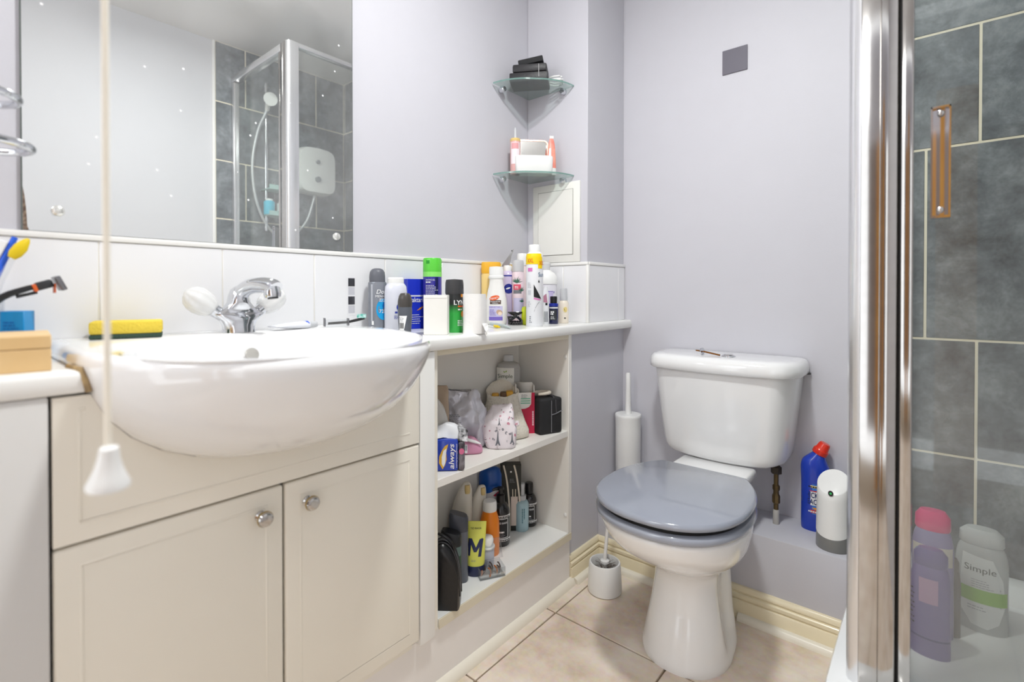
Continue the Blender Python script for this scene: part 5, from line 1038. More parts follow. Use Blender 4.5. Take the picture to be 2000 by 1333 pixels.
x, y = -1.062, 1.248
t, S = bottle('micellar_water_bottle', 'clear flat bottle with white label standing behind the knit bag', 'bottle', x, y, ZM, facing(x, y, -2), [(0.036, 0), (0.039, 0.004), (0.039, 0.200), (0.033, 0.212), (0.017, 0.219)], mat('pale_clear_bottle', '#bdbbb8', 0.12, trans=0.2, ior=1.2, coat=0.4), sx=0.55, extra=[('cap', [(0.0165, 0.219), (0.0172, 0.221), (0.0165, 0.236), (0.014, 0.239), (0, 0.2395)], frost)])
patch(t, 'label', S, -0.0375, 0.018, 0.090, 0.199, mat('off_white_label', '#e4e3dc', 0.5), e=0.0008); text(t, S, 'Simple', -0.010, 0.171, 0.016, mat('dark_green_print', '#4d5a45', 0.5), width=0.046, e=0.0014); poly(t, 'green_leaf', S, ell(-0.007, 0.188, 0.0035, 0.0018, 12, 0.9), mat('leaf_bright_print', '#8aa83c', 0.5), e=0.0014); poly(t, 'green_leaf', S, ell(-0.013, 0.1865, 0.003, 0.0016, 12, 2.2), mat('leaf_bright_print', '#8aa83c', 0.5), e=0.0014); poly(t, 'curved_underline', S, [(-0.021, 0.159), (-0.010, 0.155), (0.001, 0.159), (-0.010, 0.1565)], mat('dark_green_print', '#4d5a45', 0.5), e=0.0014, cuts=1)

x, y = -0.992, 1.243
crim = mat('crimson_card', '#c81746', 0.35)
t = thing('red_white_box', 'open white and crimson card box between the knit bag and black bag', 'box', (x, y, ZM), facing(x, y, 8))
obj('box_front', MB().box(0.013, 0.016, -0.030, 0.030, 0, 0.128).box(-0.018, 0.013, 0.0275, 0.030, 0, 0.150).box(-0.018, -0.015, -0.030, 0.0275, 0, 0.155).box(-0.015, 0.013, -0.030, -0.0275, 0, 0.155).box(-0.015, 0.013, -0.0275, 0.0275, 0, 0.002), mat('white_card', '#eceae4', 0.55), t)
S = S_plane((0.016, 0, 0), (0, 1, 0), (0, 0, 1))
poly(t, 'crimson_panel', S, [(-0.030, 0.0), (0.030, 0.0), (0.030, 0.128), (0.020, 0.128), (0.019, 0.092), (0.012, 0.083), (0.0, 0.078), (-0.030, 0.076)], crim); poly(t, 'crimson_edge', S_plane((0, 0.030, 0), (-1, 0, 0), (0, 0, 1)), [(-0.0155, 0), (0.0, 0), (0.0, 0.145), (-0.0155, 0.128)], crim)
for k in range(3): patch(t, 'green_line', S, -0.014, 0.016, 0.108 - 0.007 * k, 0.111 - 0.007 * k, mat('mint_print', '#6fb99a', 0.5), e=0.001)
lines(t, S, -0.012, 0.014, 0.112, 0.125, 4, ink_g, 0.35); lines(t, lambda u, v, e: S(0.024 - v, 0.06 + u, 0.0014), -0.035, 0.035, -0.003, 0.003, 1, mat('pink_white_print', '#f0c3cf', 0.5), 0.8)

x, y = -0.944, 1.2960
t = thing('black_wash_bag', 'boxy black fabric wash bag at the right end of the upper shelf', 'bag', (x, y, ZM), facing(x, y, 33))
obj('bag_body', MB().box(-0.034, 0.034, -0.046, 0.038, 0, 0.112, 0.008, 3).crumple(0.0025, 25, 4, 0.004), black_fab, t, sharp=60)
obj('piping', MB().tube([(0.0345, -0.004, 0.060), (0.0355, 0.010, 0.062), (0.0345, 0.036, 0.070)], 0.0014, 6).tube([(0.0345, -0.004, 0.005), (0.0350, -0.004, 0.105)], 0.0012, 6), mat('grey_piping', '#7b7b80', 0.5), t)
obj('zip', MB().tube([(0.0345, 0.014, 0.064), (0.0335, 0.012, 0.104), (0.024, 0.008, 0.1145), (-0.030, 0.002, 0.1145)], 0.002, 6), mat('dark_zip', '#3c3c40', 0.4), t)
t = thing('cream_headband', 'cream padded hair band lying on top of the black wash bag', 'hair band', (-0.955, 1.276, ZM + 0.1165), facing(-0.955, 1.285, 30))
obj('band', MB().tube([(0.024 * math.cos(a) - 0.004, 0.034 * math.sin(a), 0.006 + 0.002 * math.cos(a)) for a in [-0.5 + 5.0 * i / 24 for i in range(25)]], [0.004 + 0.0025 * math.sin(PI * i / 24) for i in range(25)], 10), mat('cream_fabric', '#d9cfc0', 0.8), t)

x, y = -1.035, 1.022
t = pouch('grey_plastic_packet', 'large crumpled silvery-white plastic packet with grey print', 'packet', x, y, ZM, facing(x, y, 2), [(0, 0, 0.0, 0.026, 0.050), (0.01, 0, 0.0, 0.034, 0.060), (0.06, 0, 0.002, 0.032, 0.060), (0.10, -0.004, 0.0, 0.026, 0.056), (0.125, -0.008, -0.004, 0.018, 0.052), (0.146, -0.010, -0.008, 0.008, 0.046), (0.150, -0.010, -0.008, 0.003, 0.042)], mat('silver_white_film', '#d6d5de', 0.22, metal=0.15, coat=0.3), 0.015, 20, 12)
S = lambda u, v, e: Vector((0.036 + e - 0.13 * max(0, v - 0.05), u, v))
lines(t, lambda u, v, e: S(u, v, 0.010), -0.046, -0.014, 0.094, 0.103, 2, ink_g, 0.6, seed=5); lines(t, lambda u, v, e: S(u, v, 0.010), -0.048, -0.008, 0.064, 0.092, 6, ink_g, 0.3)
obj('violet_insert', MB().loft([sell(-0.012, -0.024, a, b_, 2, z, 14) for z, a, b_ in ((0.115, 0.008, 0.012), (0.14, 0.006, 0.010), (0.152, 0.002, 0.004))]), mat('violet_plastic', '#7a6cc4', 0.3), t)
x, y = -1.035, 0.915
t = pouch('tan_packet', 'tan paper packet at the back left of the upper shelf', 'packet', x, y, ZM, facing(x, y, 0), [(0, 0, 0, 0.016, 0.030), (0.004, 0, 0, 0.018, 0.032), (0.150, 0, 0, 0.014, 0.032), (0.185, 0, 0, 0.004, 0.030), (0.19, 0, 0, 0.002, 0.028)], mat('tan_paper', '#b9a48e', 0.6), 0.003, 25, 21)
x, y = -0.985, 0.868
t = pouch('clear_refill_bag', 'pale grey refill bag standing behind the blue pad packet', 'packet', x, y, ZM, facing(x, y, 0), [(0, 0, 0, 0.022, 0.030), (0.006, 0, 0, 0.027, 0.038), (0.08, 0, 0, 0.024, 0.038), (0.130, -0.003, -0.004, 0.016, 0.030), (0.160, -0.006, -0.008, 0.007, 0.018), (0.166, -0.006, -0.008, 0.003, 0.012)], mat('pale_grey_film', '#cfccc6', 0.35), 0.004, 24, 31)

# --- lower tier of the shelf unit
def lotion(label, x, y, h_, r, rot, tilt):
    t = thing('shampoo_bottle', label, 'bottle', (x, y, ZL), facing(x, y, rot), 'cream shampoo bottles')
    secs = [(0, 0.0, 0.85), (0.004, 0.0, 1.0), (h_ * 0.35, 0.0, 1.0), (h_ * 0.6, 0.004, 0.9), (h_ * 0.8, 0.010, 0.72), (h_ * 0.93, 0.016, 0.50), (h_ * 0.985, 0.018, 0.32), (h_, 0.018, 0.12)]
    obj('body', MB().loft([sell(0, cy, r * 0.62 * k, r * k, 2.3, z, 28) for z, cy, k in smooth(secs, 2)]), mat('pearl_cream_plastic', '#d9d3c8', 0.3, coat=0.2), t)
    obj('gold_flap', MB().loft([sell(r * 0.2, 0.020, r * 0.30 * k, r * 0.26 * k, 2.5, z, 14) for z, k in ((h_ * 0.86, 0.9), (h_ * 0.90, 1.0), (h_ * 0.97, 0.85))]), mat('pale_gold_cap', '#d8bf85', 0.3), t)
    S = lambda u, v, e: Vector((r * 0.62 + e, u, v))
    return t, S
lotion('taller cream shampoo bottle at the back left of the lower shelf', -1.062, 1.030, 0.214, 0.034, 0, 0)
t, S = lotion('shorter cream shampoo bottle with red lettering behind the orange bottle', -1.050, 1.083, 0.192, 0.029, 8, 0)
text(t, S, 'DOVE', 0.018, 0.062, 0.012, mat('dark_red_print', '#8c3b34', 0.5), width=0.026, rot=PI / 2)

x, y = -1.064, 1.162
t, S = bottle('blue_cap_shampoo', 'white shampoo bottle with deep blue cap at the back of the lower shelf', 'bottle', x, y, ZL, facing(x, y, -4), [(0.034, 0), (0.037, 0.004), (0.037, 0.14), (0.036, 0.165)], mat('white_bottle_plastic', '#e2e1e4', 0.3), sx=0.6, extra=[('cap', [(0.036, 0.165), (0.0355, 0.200), (0.030, 0.218), (0.02, 0.224), (0, 0.225)], mat('deep_blue_plastic', '#1453a8', 0.25, trans=0.2))])
poly(t, 'blue_wave', S, [(-0.034, 0.150), (-0.020, 0.146), (0.0, 0.150), (0.034, 0.166), (0.034, 0.17), (-0.034, 0.17)], mat('deep_blue_wave', '#1453a8', 0.3), e=0.001, cuts=3); poly(t, 'crimson_flash', S, [(0.010, 0.142), (0.030, 0.156), (0.031, 0.148), (0.016, 0.138)], mat('crimson_print', '#c23057', 0.4), e=0.001); poly(t, 'grey_swirl', S, ell(0.006, 0.115, 0.016, 0.008, 20, 0.3), mat('swirl_grey_print', '#8d9298', 0.4), e=0.001); poly(t, 'black_swirl', S, ell(-0.008, 0.117, 0.006, 0.007), ink, e=0.0013); lines(t, S, -0.016, 0.016, 0.094, 0.104, 2, ink, 0.45)

def gift(x, y, rot, label):
    t = thing('gift_box', label, 'gift box', (x, y, ZL), rot, 'dark arched gift boxes')
    bk_ = mat('black_green_card', '#1f211c', 0.45)
    obj('box', MB().box(-0.020, 0.014, -0.033, 0.033, 0, 0.214, 0.001, 1), bk_, t)
    for cv in ([(-0.004, 0.0005), (-0.005, 0.07), (-0.009, 0.13), (-0.016, 0.18), (-0.024, 0.2135)], [(0.0305, 0.0005), (0.029, 0.08), (0.025, 0.13), (0.018, 0.18), (0.010, 0.2135)]):
        obj('cream_arch', MB().loft([[(0.0142, q - 0.0027, z), (0.0142, q + 0.0027, z), (0.0172, q + 0.0027, z), (0.0172, q - 0.0027, z)] for q, z in smooth(cv, 3)]), mat('cream_card', '#d9d0c0', 0.5), t)
    S = S_plane((0.0146, 0, 0), (0, 1, 0), (0, 0, 1))
    patch(t, 'pale_panel', S, 0.000, 0.022, 0.018, 0.112, mat('blush_beige_print', '#d5c5b9', 0.5), e=0.0012); patch(t, 'candle', S, 0.004, 0.007, 0.112, 0.136, mat('wick_print', '#cfc4ae', 0.5), e=0.0012); patch(t, 'candle', S, 0.013, 0.016, 0.112, 0.136, mat('wick_print', '#cfc4ae', 0.5), e=0.0012)
    poly(t, 'small_emblem', S, ell(0.000, 0.192, 0.003, 0.003), ink_w, cuts=0); lines(t, S, -0.004, 0.015, 0.158, 0.172, 3, ink_g, 0.3)
gift(-1.052, 1.247, facing(-1.06, 1.247, 3), 'tall dark gift box with cream arch on the lower shelf')

def ted(x, y, r, h_, rot, label, pump):
    bm_ = mat('black_brown_glass', '#1d1c1e', 0.15, coat=0.4)
    prof = [(r * 0.94, 0), (r, 0.003), (r, h_ * 0.56), (r * 0.96, h_ * 0.62), (r * 0.72, h_ * 0.71), (r * 0.45, h_ * 0.745)]
    ex = [('cap', [(r * 0.50, h_ * 0.745), (r * 0.52, h_ * 0.75), (r * 0.52, h_ * 0.985), (r * 0.46, h_), (0, h_)], black_p)] if not pump else [('pump_collar', [(r * 0.45, h_ * 0.745), (r * 0.45, h_ * 0.87), (r * 0.22, h_ * 0.89), (r * 0.20, h_ * 0.95), (r * 0.38, h_ * 0.96), (r * 0.38, h_ * 0.995), (0, h_)], black_p)]
    t, S = bottle('black_toiletry_bottle', label, 'bottle', x, y, ZL, facing(x, y, rot), prof, bm_, extra=ex, group='black toiletry bottles')
    if pump: obj('pump_spout', MB().tube([(0, 0, h_ * 0.978), (0.0, -0.018, h_ * 0.975), (0, -0.026, h_ * 0.955)], [0.005, 0.0045, 0.0035], 8), black_p, t)
    patch(t, 'white_band', S, -r * 1.5, r * 1.5, h_ * 0.515, h_ * 0.555, ink_w, nu=15); patch(t, 'white_band', S, -r * 1.5, r * 1.5, h_ * 0.10, h_ * 0.145, ink_w, nu=15); patch(t, 'white_frame', S, -r * 0.62, r * 0.62, h_ * 0.16, h_ * 0.50, ink_w, nu=11); patch(t, 'black_label', S, -r * 0.56, r * 0.56, h_ * 0.17, h_ * 0.49, ink, e=0.0008, nu=11)
    lines(t, S, -r * 1.1, r * 1.1, h_ * 0.522, h_ * 0.55, 1, ink, 0.7, 'band_pattern', 5); lines(t, S, -r * 1.1, r * 1.1, h_ * 0.108, h_ * 0.138, 1, ink, 0.7, 'band_pattern', 6)
    text(t, S, 'TED BAKER', 0, h_ * 0.425, 0.0055, ink_w, width=r * 1.0, e=0.0014); lines(t, lambda u, v, e: S(u, v, 0.0014), -r * 0.45, r * 0.45, h_ * 0.25, h_ * 0.29, 1, ink_w, 0.7); lines(t, lambda u, v, e: S(u, v, 0.0014), -r * 0.4, r * 0.4, h_ * 0.19, h_ * 0.24, 3, ink_g, 0.35)
ted(-1.018, 1.158, 0.0285, 0.172, 14, 'larger black bottle with pump and framed label behind the orange bottle', True)
ted(-1.028, 1.3135, 0.0248, 0.139, 8, 'smaller black bottle with plain cap at the right of the lower shelf', False)

x, y = -1.024, 1.2695
t, S = bottle('blue_spray_bottle', 'clear pale blue spray bottle on the lower shelf', 'bottle', x, y, ZL, facing(x, y, 6), [(0.021, 0), (0.0228, 0.003), (0.0228, 0.086), (0.019, 0.094), (0.012, 0.098)], mat('pale_blue_clear_plastic', '#b4d2db', 0.1, trans=0.15, ior=1.2, coat=0.4), extra=[('collar', [(0.0135, 0.098), (0.014, 0.099), (0.014, 0.112), (0.009, 0.114)], frost), ('spray_head', [(0.009, 0.114), (0.0085, 0.135), (0.0095, 0.137), (0.009, 0.150), (0, 0.152)], frost)])
lines(t, lambda u, v, e: S(0.004 + v, 0.050 - u, 0.0012), -0.026, 0.026, -0.006, 0.006, 2, mat('teal_print', '#4d7a86', 0.5), 0.5)

x, y = -1.005, 1.095
t, S = bottle('sun_cream_bottle', 'orange bottle with white cap in the middle of the lower shelf', 'bottle', x, y, ZL, facing(x, y, 0), smooth([(0.027, 0), (0.0285, 0.003), (0.0285, 0.075), (0.0275, 0.098), (0.022, 0.118), (0.0195, 0.126)], 2), mat('bright_orange_plastic', '#f58a1f', 0.35), extra=[('cap', [(0.0205, 0.126), (0.021, 0.128), (0.0205, 0.150), (0.018, 0.155), (0, 0.156)], plastic_w)])
poly(t, 'dark_roundel', S, ell(-0.024, 0.068, 0.006, 0.008), mat('charcoal_print', '#55504a', 0.5))
x, y = -0.968, 1.043
t, S = bottle('white_jar', 'small white jar with wide lid behind the clear clip box', 'jar', x, y, ZL, facing(x, y, 0), [(0.0185, 0), (0.0205, 0.003), (0.0205, 0.044), (0.018, 0.048)], mat('pale_lilac_plastic', '#d8d6e0', 0.3), extra=[('lid_flange', [(0.018, 0.048), (0.0225, 0.049), (0.0225, 0.053), (0.018, 0.054)], plastic_w), ('lid', [(0.018, 0.054), (0.0185, 0.072), (0.016, 0.078), (0, 0.079)], plastic_w)])

x, y = -0.962, 0.990
yt = mat('acid_yellow_tube', '#dbdc63', 0.4); nv = mat('navy_plastic', '#252d55', 0.35)
t = thing('yellow_tube', 'acid yellow tube with a big navy M standing on a navy cap', 'tube', (x, y, ZL), facing(x, y, -4))
obj('cap', MB().loft([sell(0, 0, 0.021, 0.024, 2.2, z, 32) for z in (0, 0.001)] + [sell(0, 0, 0.0225, 0.0255, 2.2, z, 32) for z in (0.003, 0.028)]), nv, t)
obj('tube', MB().loft([sell(0, 0, a, b_, 2.2, z, 32) for z, a, b_ in ((0.028, 0.022, 0.025), (0.036, 0.0225, 0.0255), (0.09, 0.013, 0.0275), (0.134, 0.002, 0.0300), (0.1425, 0.0012, 0.0302))]), yt, t)
def S(u, v, e):
    for (z0, a0, b0), (z1, a1, b1) in zip(((0.0, 0.0225, 0.0255), (0.036, 0.0225, 0.0255), (0.09, 0.013, 0.0275), (0.134, 0.002, 0.03)), ((0.036, 0.0225, 0.0255), (0.09, 0.013, 0.0275), (0.134, 0.002, 0.03), (0.15, 0.0012, 0.0302))):
        if z0 <= v <= z1: k = (v - z0) / (z1 - z0); a, w = a0 + (a1 - a0) * k, b0 + (b1 - b0) * k; break
    return Vector((a * max(0.02, 1 - min(1, abs(u) / w) ** 2.2) ** (1 / 2.2) + e, u, v))
for q in ([(-0.0215, 0.056), (-0.0135, 0.056), (-0.0095, 0.100), (-0.0175, 0.100)], [(-0.0175, 0.100), (-0.0085, 0.100), (0.004, 0.074), (-0.003, 0.066)], [(-0.003, 0.066), (0.004, 0.066), (0.0215, 0.094), (0.0205, 0.100), (0.0125, 0.098)], [(0.0085, 0.054), (0.0165, 0.054), (0.0225, 0.098), (0.0145, 0.098)]): poly(t, 'letter_stroke', S, q, nv, e=0.0011, cuts=3)
text(t, S, 'TED BAKER', 0.002, 0.125, 0.0045, ink, width=0.030); lines(t, S, -0.010, 0.008, 0.042, 0.048, 2, ink_g, 0.3)

x, y = -0.972, 0.936
t = thing('grey_shower_gel', 'tall slate grey shower gel bottle with slanted top', 'bottle', (x, y, ZL), facing(x, y, 0))
sg = mat('slate_grey_plastic', '#5f636d', 0.3, coat=0.2)
def slant(z, a, b_, s_): return [(p_[0], p_[1], z - s_ * (p_[1] + b_) / (2 * b_)) for p_ in sell(0, 0, a, b_, 3, z, 28)]
obj('body', MB().loft([slant(0, 0.017, 0.023, 0), slant(0.004, 0.019, 0.0255, 0), slant(0.135, 0.019, 0.0255, 0)]), sg, t)
obj('cap', MB().loft([slant(0.1355, 0.0192, 0.0257, 0), slant(0.178, 0.0192, 0.0257, 0.012), slant(0.186, 0.0160, 0.0225, 0.014)]), mat('dark_slate_plastic', '#474a53', 0.3), t)
x, y = -0.958, 0.895
t = thing('green_shower_gel', 'dark green shower gel bottle with black cap beside the black bag', 'bottle', (x, y, ZL), facing(x, y, 0))
obj('body', MB().loft([sell(0, 0, 0.018, 0.0245, 3, 0, 28), sell(0, 0, 0.0195, 0.0265, 3, 0.004, 28), sell(0, 0, 0.0195, 0.0265, 3, 0.108, 28)]), mat('bottle_green_plastic', '#1f4a37', 0.3), t)
obj('label_band', MB().loft([sell(0, 0, 0.0198, 0.0268, 3, z, 28) for z in (0.092, 0.116)], cap=False), mat('grey_green_label', '#5d7571', 0.35), t)
obj('cap', MB().loft([slant(0.1085, 0.0197, 0.0267, 0), slant(0.150, 0.0197, 0.0267, 0.012), slant(0.158, 0.016, 0.022, 0.014)]), black_p, t)

x, y = -0.922, 0.838
t = thing('black_toiletry_bag', 'rounded black zip toiletry bag at the left end of the lower shelf', 'bag', (x, y, ZL), facing(x, y, -10))
arch = [(-0.044, 0), (0.040, 0)] + [(0.044 * math.cos(a) - 0.002, 0.030 + (0.132 if a < 2 else 0.132) * math.sin(a) ** 0.8 if math.sin(a) > 0 else 0.03) for a in [PI * i / 20 for i in range(21)]]
def archring(xx, k): return [(xx, (y_ ) * k, z * k + 0.0005) for y_, z in arch]
obj('bag_body', MB().loft([archring(-0.026, 0.90), archring(-0.022, 0.97), archring(0.0, 1.0), archring(0.018, 0.97), archring(0.024, 0.90)]).crumple(0.0022, 30, 8, 0.003), black_leather, t, sharp=55)
z1 = [(0.0135, y_ * 0.99, z * 0.99 + 0.001) for y_, z in arch[2:]]; z2 = [(-0.006, y_ * 1.012, z * 1.012 + 0.0008) for y_, z in arch[2:]]
obj('piping', MB().tube(z1, 0.0016, 6).tube(z2, 0.0016, 6), mat('black_piping', '#2e2e31', 0.3), t)
obj('zip', MB().tube([(0.004, y_ * 1.006, z * 1.006 + 0.001) for y_, z in arch[3:18]], 0.0022, 6), mat('gunmetal_zip', '#55565a', 0.35, metal=0.5), t)
obj('carry_strap', MB().tube(smooth([(0.004, 0.026, 0.130), (0.006, 0.022, 0.152), (0.006, 0.004, 0.172), (0.002, -0.020, 0.176), (0.0, -0.032, 0.150)], 3), 0.0032, 8), black_leather, t)
obj('zip_puller', MB().box(0.022, 0.0245, -0.004, 0.003, 0.088, 0.104).box(0.0225, 0.0245, 0.010, 0.018, 0.075, 0.083), mat('dark_metal_puller', '#5f6064', 0.3, metal=0.7), t)

t = thing('hair_clip_box', 'clear plastic box of dark hair clips near the shelf edge', 'box', (-0.928, 1.012, ZL), facing(-0.93, 1.01, 18))
shell = MB()
for a, b_, c_, d_, e_, f_ in ((-0.026, 0.026, -0.036, 0.036, 0.0, 0.0015), (-0.026, -0.0245, -0.036, 0.036, 0.0015, 0.026), (0.0245, 0.026, -0.036, 0.036, 0.0015, 0.026), (-0.0245, 0.0245, -0.036, -0.0345, 0.0015, 0.026), (-0.0245, 0.0245, 0.0345, 0.036, 0.0015, 0.026)): shell.box(a, b_, c_, d_, e_, f_)
obj('box_shell', shell, clear, t)
obj('open_lid', MB().box(-0.026, 0.026, -0.036, 0.036, 0, 0.0015).box(-0.026, 0.026, -0.036, -0.0345, 0.0015, 0.008).box(-0.026, 0.026, 0.0345, 0.036, 0.0015, 0.008).xf(Matrix.Translation((-0.030, 0.006, 0.052)) @ Matrix.Rotation(math.radians(62), 4, 'Y')), clear, t)
rnd = random.Random(9)
for k in range(9):
    cx_ = rnd.uniform(-0.014, 0.016); cy_ = -0.028 + 0.0068 * k; a0 = rnd.uniform(-0.5, 0.5)
    m_ = mat('tortoise_clip', '#4d3f3a', 0.25) if k % 3 else mat('amber_clip', '#b0642c', 0.3)
    t2 = thing('small_hair_clip', 'tiny dark tortoiseshell hair clip inside the clear box' if k % 3 else 'tiny amber hair clip inside the clear box', 'hair clip', (-0.928, 1.012, ZL + 0.0016), facing(-0.93, 1.01, 18), 'hair clips in the clear box')
    obj('clip', MB().tube([(cx_ + 0.012 * math.cos(q + a0), cy_ + 0.004 * math.sin(q + a0) , 0.0045 + 0.012 * abs(math.sin(q / 2))) for q in [PI * i / 8 for i in range(9)]], 0.0019, 6), m_, t2)

# --- right of the toilet
x, y = -0.262, 1.706
t = thing('bleach_bottle', 'royal blue bleach bottle with red angled cap beside the toilet', 'bottle', (x, y, 0.2525), facing(x, y, 0))
bl = mat('royal_blue_plastic_bottle', '#1d3fb4', 0.25, coat=0.3)
bs = [(0.0, 0, 0.025, 0.036), (0.005, 0, 0.028, 0.040), (0.06, 0, 0.028, 0.040), (0.135, 0, 0.028, 0.040), (0.165, -0.002, 0.0275, 0.039), (0.185, -0.005, 0.0265, 0.036), (0.203, -0.006, 0.0235, 0.030), (0.216, 0.000, 0.019, 0.022), (0.226, 0.006, 0.016, 0.0165)]
obj('body', MB().loft([sell(0, cy, a, b_, 2.4, z, 36) for z, cy, a, b_ in smooth(bs, 3)]), bl, t)
q = Matrix.Translation((0, 0.0055, 0.222)) @ Matrix.Rotation(math.radians(-26), 4, 'X')
obj('cap', MB().lathe([(0.0195, 0), (0.0205, 0.002), (0.0205, 0.013), (0.017, 0.017), (0.0155, 0.030), (0.013, 0.036), (0, 0.037)], 24).xf(q), red, t)
S = S_lathe([(0.040, 0), (0.040, 0.3)], 0.70, 1.0)
lp = mat('sky_blue_label', '#3a7fd6', 0.35); patch(t, 'label', S, -0.037, 0.037, 0.050, 0.138, lp, nu=15); patch(t, 'white_panel', S, -0.035, 0.036, 0.076, 0.116, ink_w, e=0.0009, nu=15); patch(t, 'yellow_band', S, -0.037, 0.037, 0.127, 0.134, mat('pale_yellow_band', '#f0dfa0', 0.4), e=0.0009, nu=15); patch(t, 'red_band', S, -0.037, 0.037, 0.054, 0.063, mat('label_red', '#d63a2c', 0.4), e=0.0009, nu=15)
text(t, S, 'THICK', -0.015, 0.106, 0.016, mat('label_navy', '#1c2b66', 0.4), width=0.038, e=0.0015, bold=0.02); text(t, S, 'BLEACH', -0.013, 0.087, 0.016, mat('label_navy', '#1c2b66', 0.4), width=0.046, e=0.0015, bold=0.02); poly(t, 'red_arrow', S, [(-0.026, 0.118), (0.004, 0.120), (0.004, 0.125), (0.018, 0.118), (0.004, 0.113), (0.004, 0.116)], mat('label_red', '#d63a2c', 0.4), e=0.0013); poly(t, 'orange_arrow', S, [(-0.012, 0.069), (0.020, 0.075), (0.018, 0.064), (-0.002, 0.064)], mat('orange_print', '#f09a2a', 0.4), e=0.0013); lines(t, lambda u, v, e: S(u, v, 0.0014), -0.030, 0.030, 0.056, 0.061, 1, ink_w, 0.8); lines(t, lambda u, v, e: S(u, v, 0.0014), -0.030, 0.030, 0.128, 0.133, 1, ink, 0.7)

x, y = -0.208, 1.612
t = thing('soap_dispenser', 'white cylindrical sensor soap dispenser on a clear base by the post', 'soap dispenser', (x, y, 0.2525), facing(x, y, -12))
def cut(z, r, s_): return [(r * math.cos(a), r * math.sin(a), z + s_ * math.cos(a)) for a in [2 * PI * i / 40 for i in range(40)]]
obj('housing', MB().loft([cut(0.048, 0.0405, -0.014), cut(0.060, 0.0405, -0.013), cut(0.150, 0.0388, -0.018), cut(0.176, 0.0380, -0.024), cut(0.1785, 0.0365, -0.024)]), plastic_w, t, sharp=50)
obj('clear_tank', MB().loft([cut(0.0, 0.0405, 0), cut(0.003, 0.0415, 0), cut(0.0475, 0.0402, -0.014)]), mat('smoky_clear_tank', '#8a8a88', 0.1, trans=0.15, ior=1.2, coat=0.4), t)
S = S_lathe([(0.0405, 0), (0.0385, 0.18), (0.038, 0.2)]); poly(t, 'sensor_window', S, ell(0.002, 0.158, 0.0062, 0.0075), black_p, e=0.0008); poly(t, 'green_light', S, ell(0.002, 0.158, 0.0026, 0.003), mat('green_led', '#39c46a', 0.3), e=0.0012)

# --- bottles on the shower tray, behind the glass
ZT = 0.191
def gel(name, label, x, y, h_, r, body_m, cap_m, rot, z=ZT):
    t, S = bottle(name, label, 'bottle', x, y, z, facing(x, y, rot), smooth([(r * 0.85, 0), (r, 0.005), (r * 0.98, h_ * 0.45), (r, h_ * 0.68), (r * 0.9, h_ * 0.80), (r * 0.78, h_ * 0.845)], 2), body_m, sx=0.62, extra=[('cap', [(r * 0.80, h_ * 0.845), (r * 0.86, h_ * 0.86), (r * 0.84, h_ * 0.95), (r * 0.6, h_ * 0.995), (0, h_)], cap_m)])
    return t, S
vio = mat('violet_bottle', '#77689f', 0.3)
t, S = gel('pink_cap_bottle', 'violet shower bottle with bright pink cap behind the glass', 0.000, 1.440, 0.280, 0.036, mat('lilac_bottle', '#8d83ad', 0.3), mat('hot_pink_cap', '#e02d77', 0.3), 0)
patch(t, 'beige_label', S, -0.033, 0.033, 0.165, 0.205, mat('beige_print', '#c9bfb5', 0.4), nu=13); poly(t, 'teal_oval', S, ell(-0.005, 0.190, 0.024, 0.013), mat('teal_label', '#4fa3ad', 0.4), e=0.001)
t, S = gel('violet_bottle', 'violet bath bottle in front of the pink-capped one behind the glass', -0.003, 1.352, 0.228, 0.033, vio, mat('violet_cap', '#6b5f96', 0.3), 0)
patch(t, 'pink_label', S, -0.018, 0.012, 0.12, 0.17, mat('mauve_print', '#b893b4', 0.4), nu=7); patch(t, 'dark_line', S, -0.031, 0.031, 0.045, 0.049, mat('deep_violet_print', '#54497d', 0.4), nu=13); lines(t, S, -0.032, -0.024, 0.07, 0.15, 8, ink, 0.3)
t, S = gel('dark_bottle', 'narrow dark grey-brown bottle behind the violet bath bottle', 0.030, 1.455, 0.180, 0.018, mat('smoky_brown_plastic', '#6b6460', 0.3), mat('smoky_brown_plastic', '#6b6460', 0.3), 0)
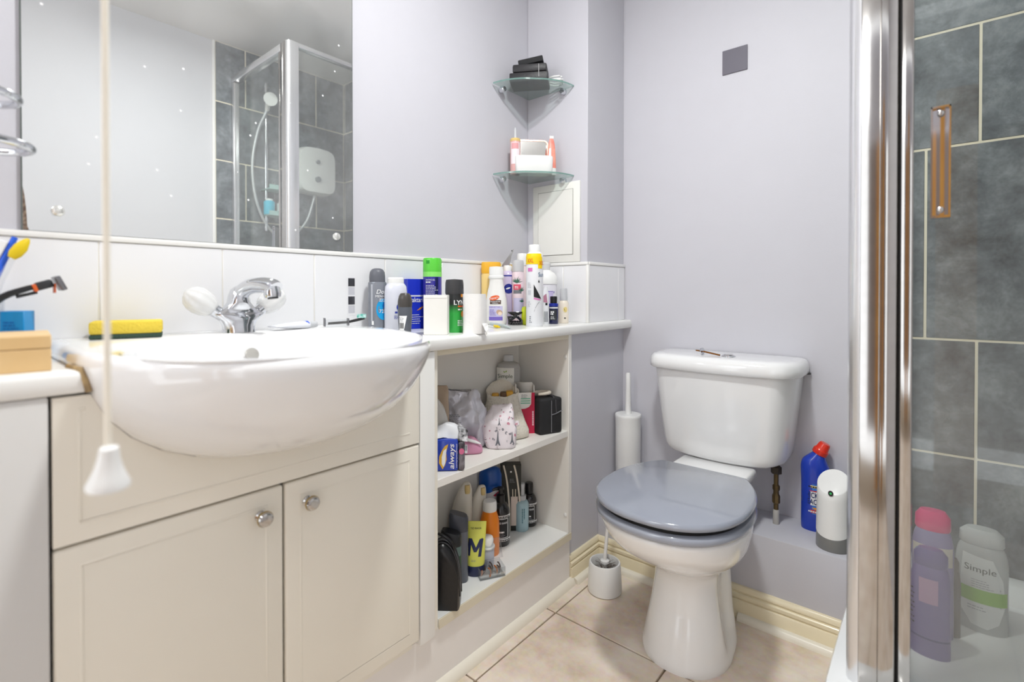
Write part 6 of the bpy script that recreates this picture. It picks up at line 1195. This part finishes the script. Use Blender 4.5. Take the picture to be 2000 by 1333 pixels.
t, S = gel('white_shower_gel', 'white labelled shower gel bottle with lime band behind the glass', 0.084, 1.530, 0.232, 0.044, mat('clear_grey_bottle', '#b9bcbb', 0.25), mat('grey_white_cap', '#c9cccb', 0.3), 0)
lw = mat('label_white_grey', '#dcdfdd', 0.4); poly(t, 'label', S, [(-0.030, 0.178), (0.018, 0.172), (0.034, 0.130), (0.038, 0.075), (0.028, 0.035), (0.010, 0.020), (-0.016, 0.024), (-0.032, 0.050), (-0.036, 0.100)], lw, e=0.0008, cuts=4); patch(t, 'lime_band', S, -0.040, 0.040, 0.074, 0.104, mat('lime_print', '#86b83f', 0.4), e=0.0013, nu=13); text(t, S, 'Simple', -0.002, 0.146, 0.018, mat('dark_grey_green_print', '#4f544d', 0.5), width=0.050, e=0.0016); lines(t, lambda u, v, e: S(u, v, 0.0014), -0.016, 0.020, 0.108, 0.128, 4, ink_g, 0.25); lines(t, lambda u, v, e: S(u, v, 0.0014), -0.022, 0.016, 0.058, 0.070, 2, ink_g, 0.25)

# ------------------------------------------------------------------ out of frame: lamp, oak door behind the camera
lp_ = thing('ceiling_lamp', 'flat round white ceiling lamp above the middle of the room', 'lamp', (-0.40, 0.70, ZC))
obj('lamp_base', MB().lathe([(0.085, 0), (0.085, -0.03), (0.078, -0.045), (0.0, -0.048)], 32), plastic_w, lp_)
struct('wall_front_added', MB().box(-0.52, 0.62, -0.95, -0.88, 1.70, ZC), lilac)  # unseen strip of wall, added to grey the upper reflections in the chrome
od = thing('oak_door', 'honey oak door standing open behind the camera', 'door', (-0.06, -0.80, 0))
obj('leaf', MB().box(-0.130, -0.060, -0.02, 0.02, 0.004, 1.66), oak, od)
obj('stile', MB().box(-0.215, -0.135, -0.024, 0.022, 0.004, 1.66), oak, od)
obj('jamb', MB().box(0.062, 0.200, -0.03, 0.03, 0.004, 1.85), oak, od)
struct('wall_for_reflection', MB().box(-0.75, 0.62, -2.06, -2.0, 0, ZC), mat('dark_brown_for_reflection', '#6d5f57', 0.7))  # unseen dark wall, added so the chrome reflects brown rather than bright world
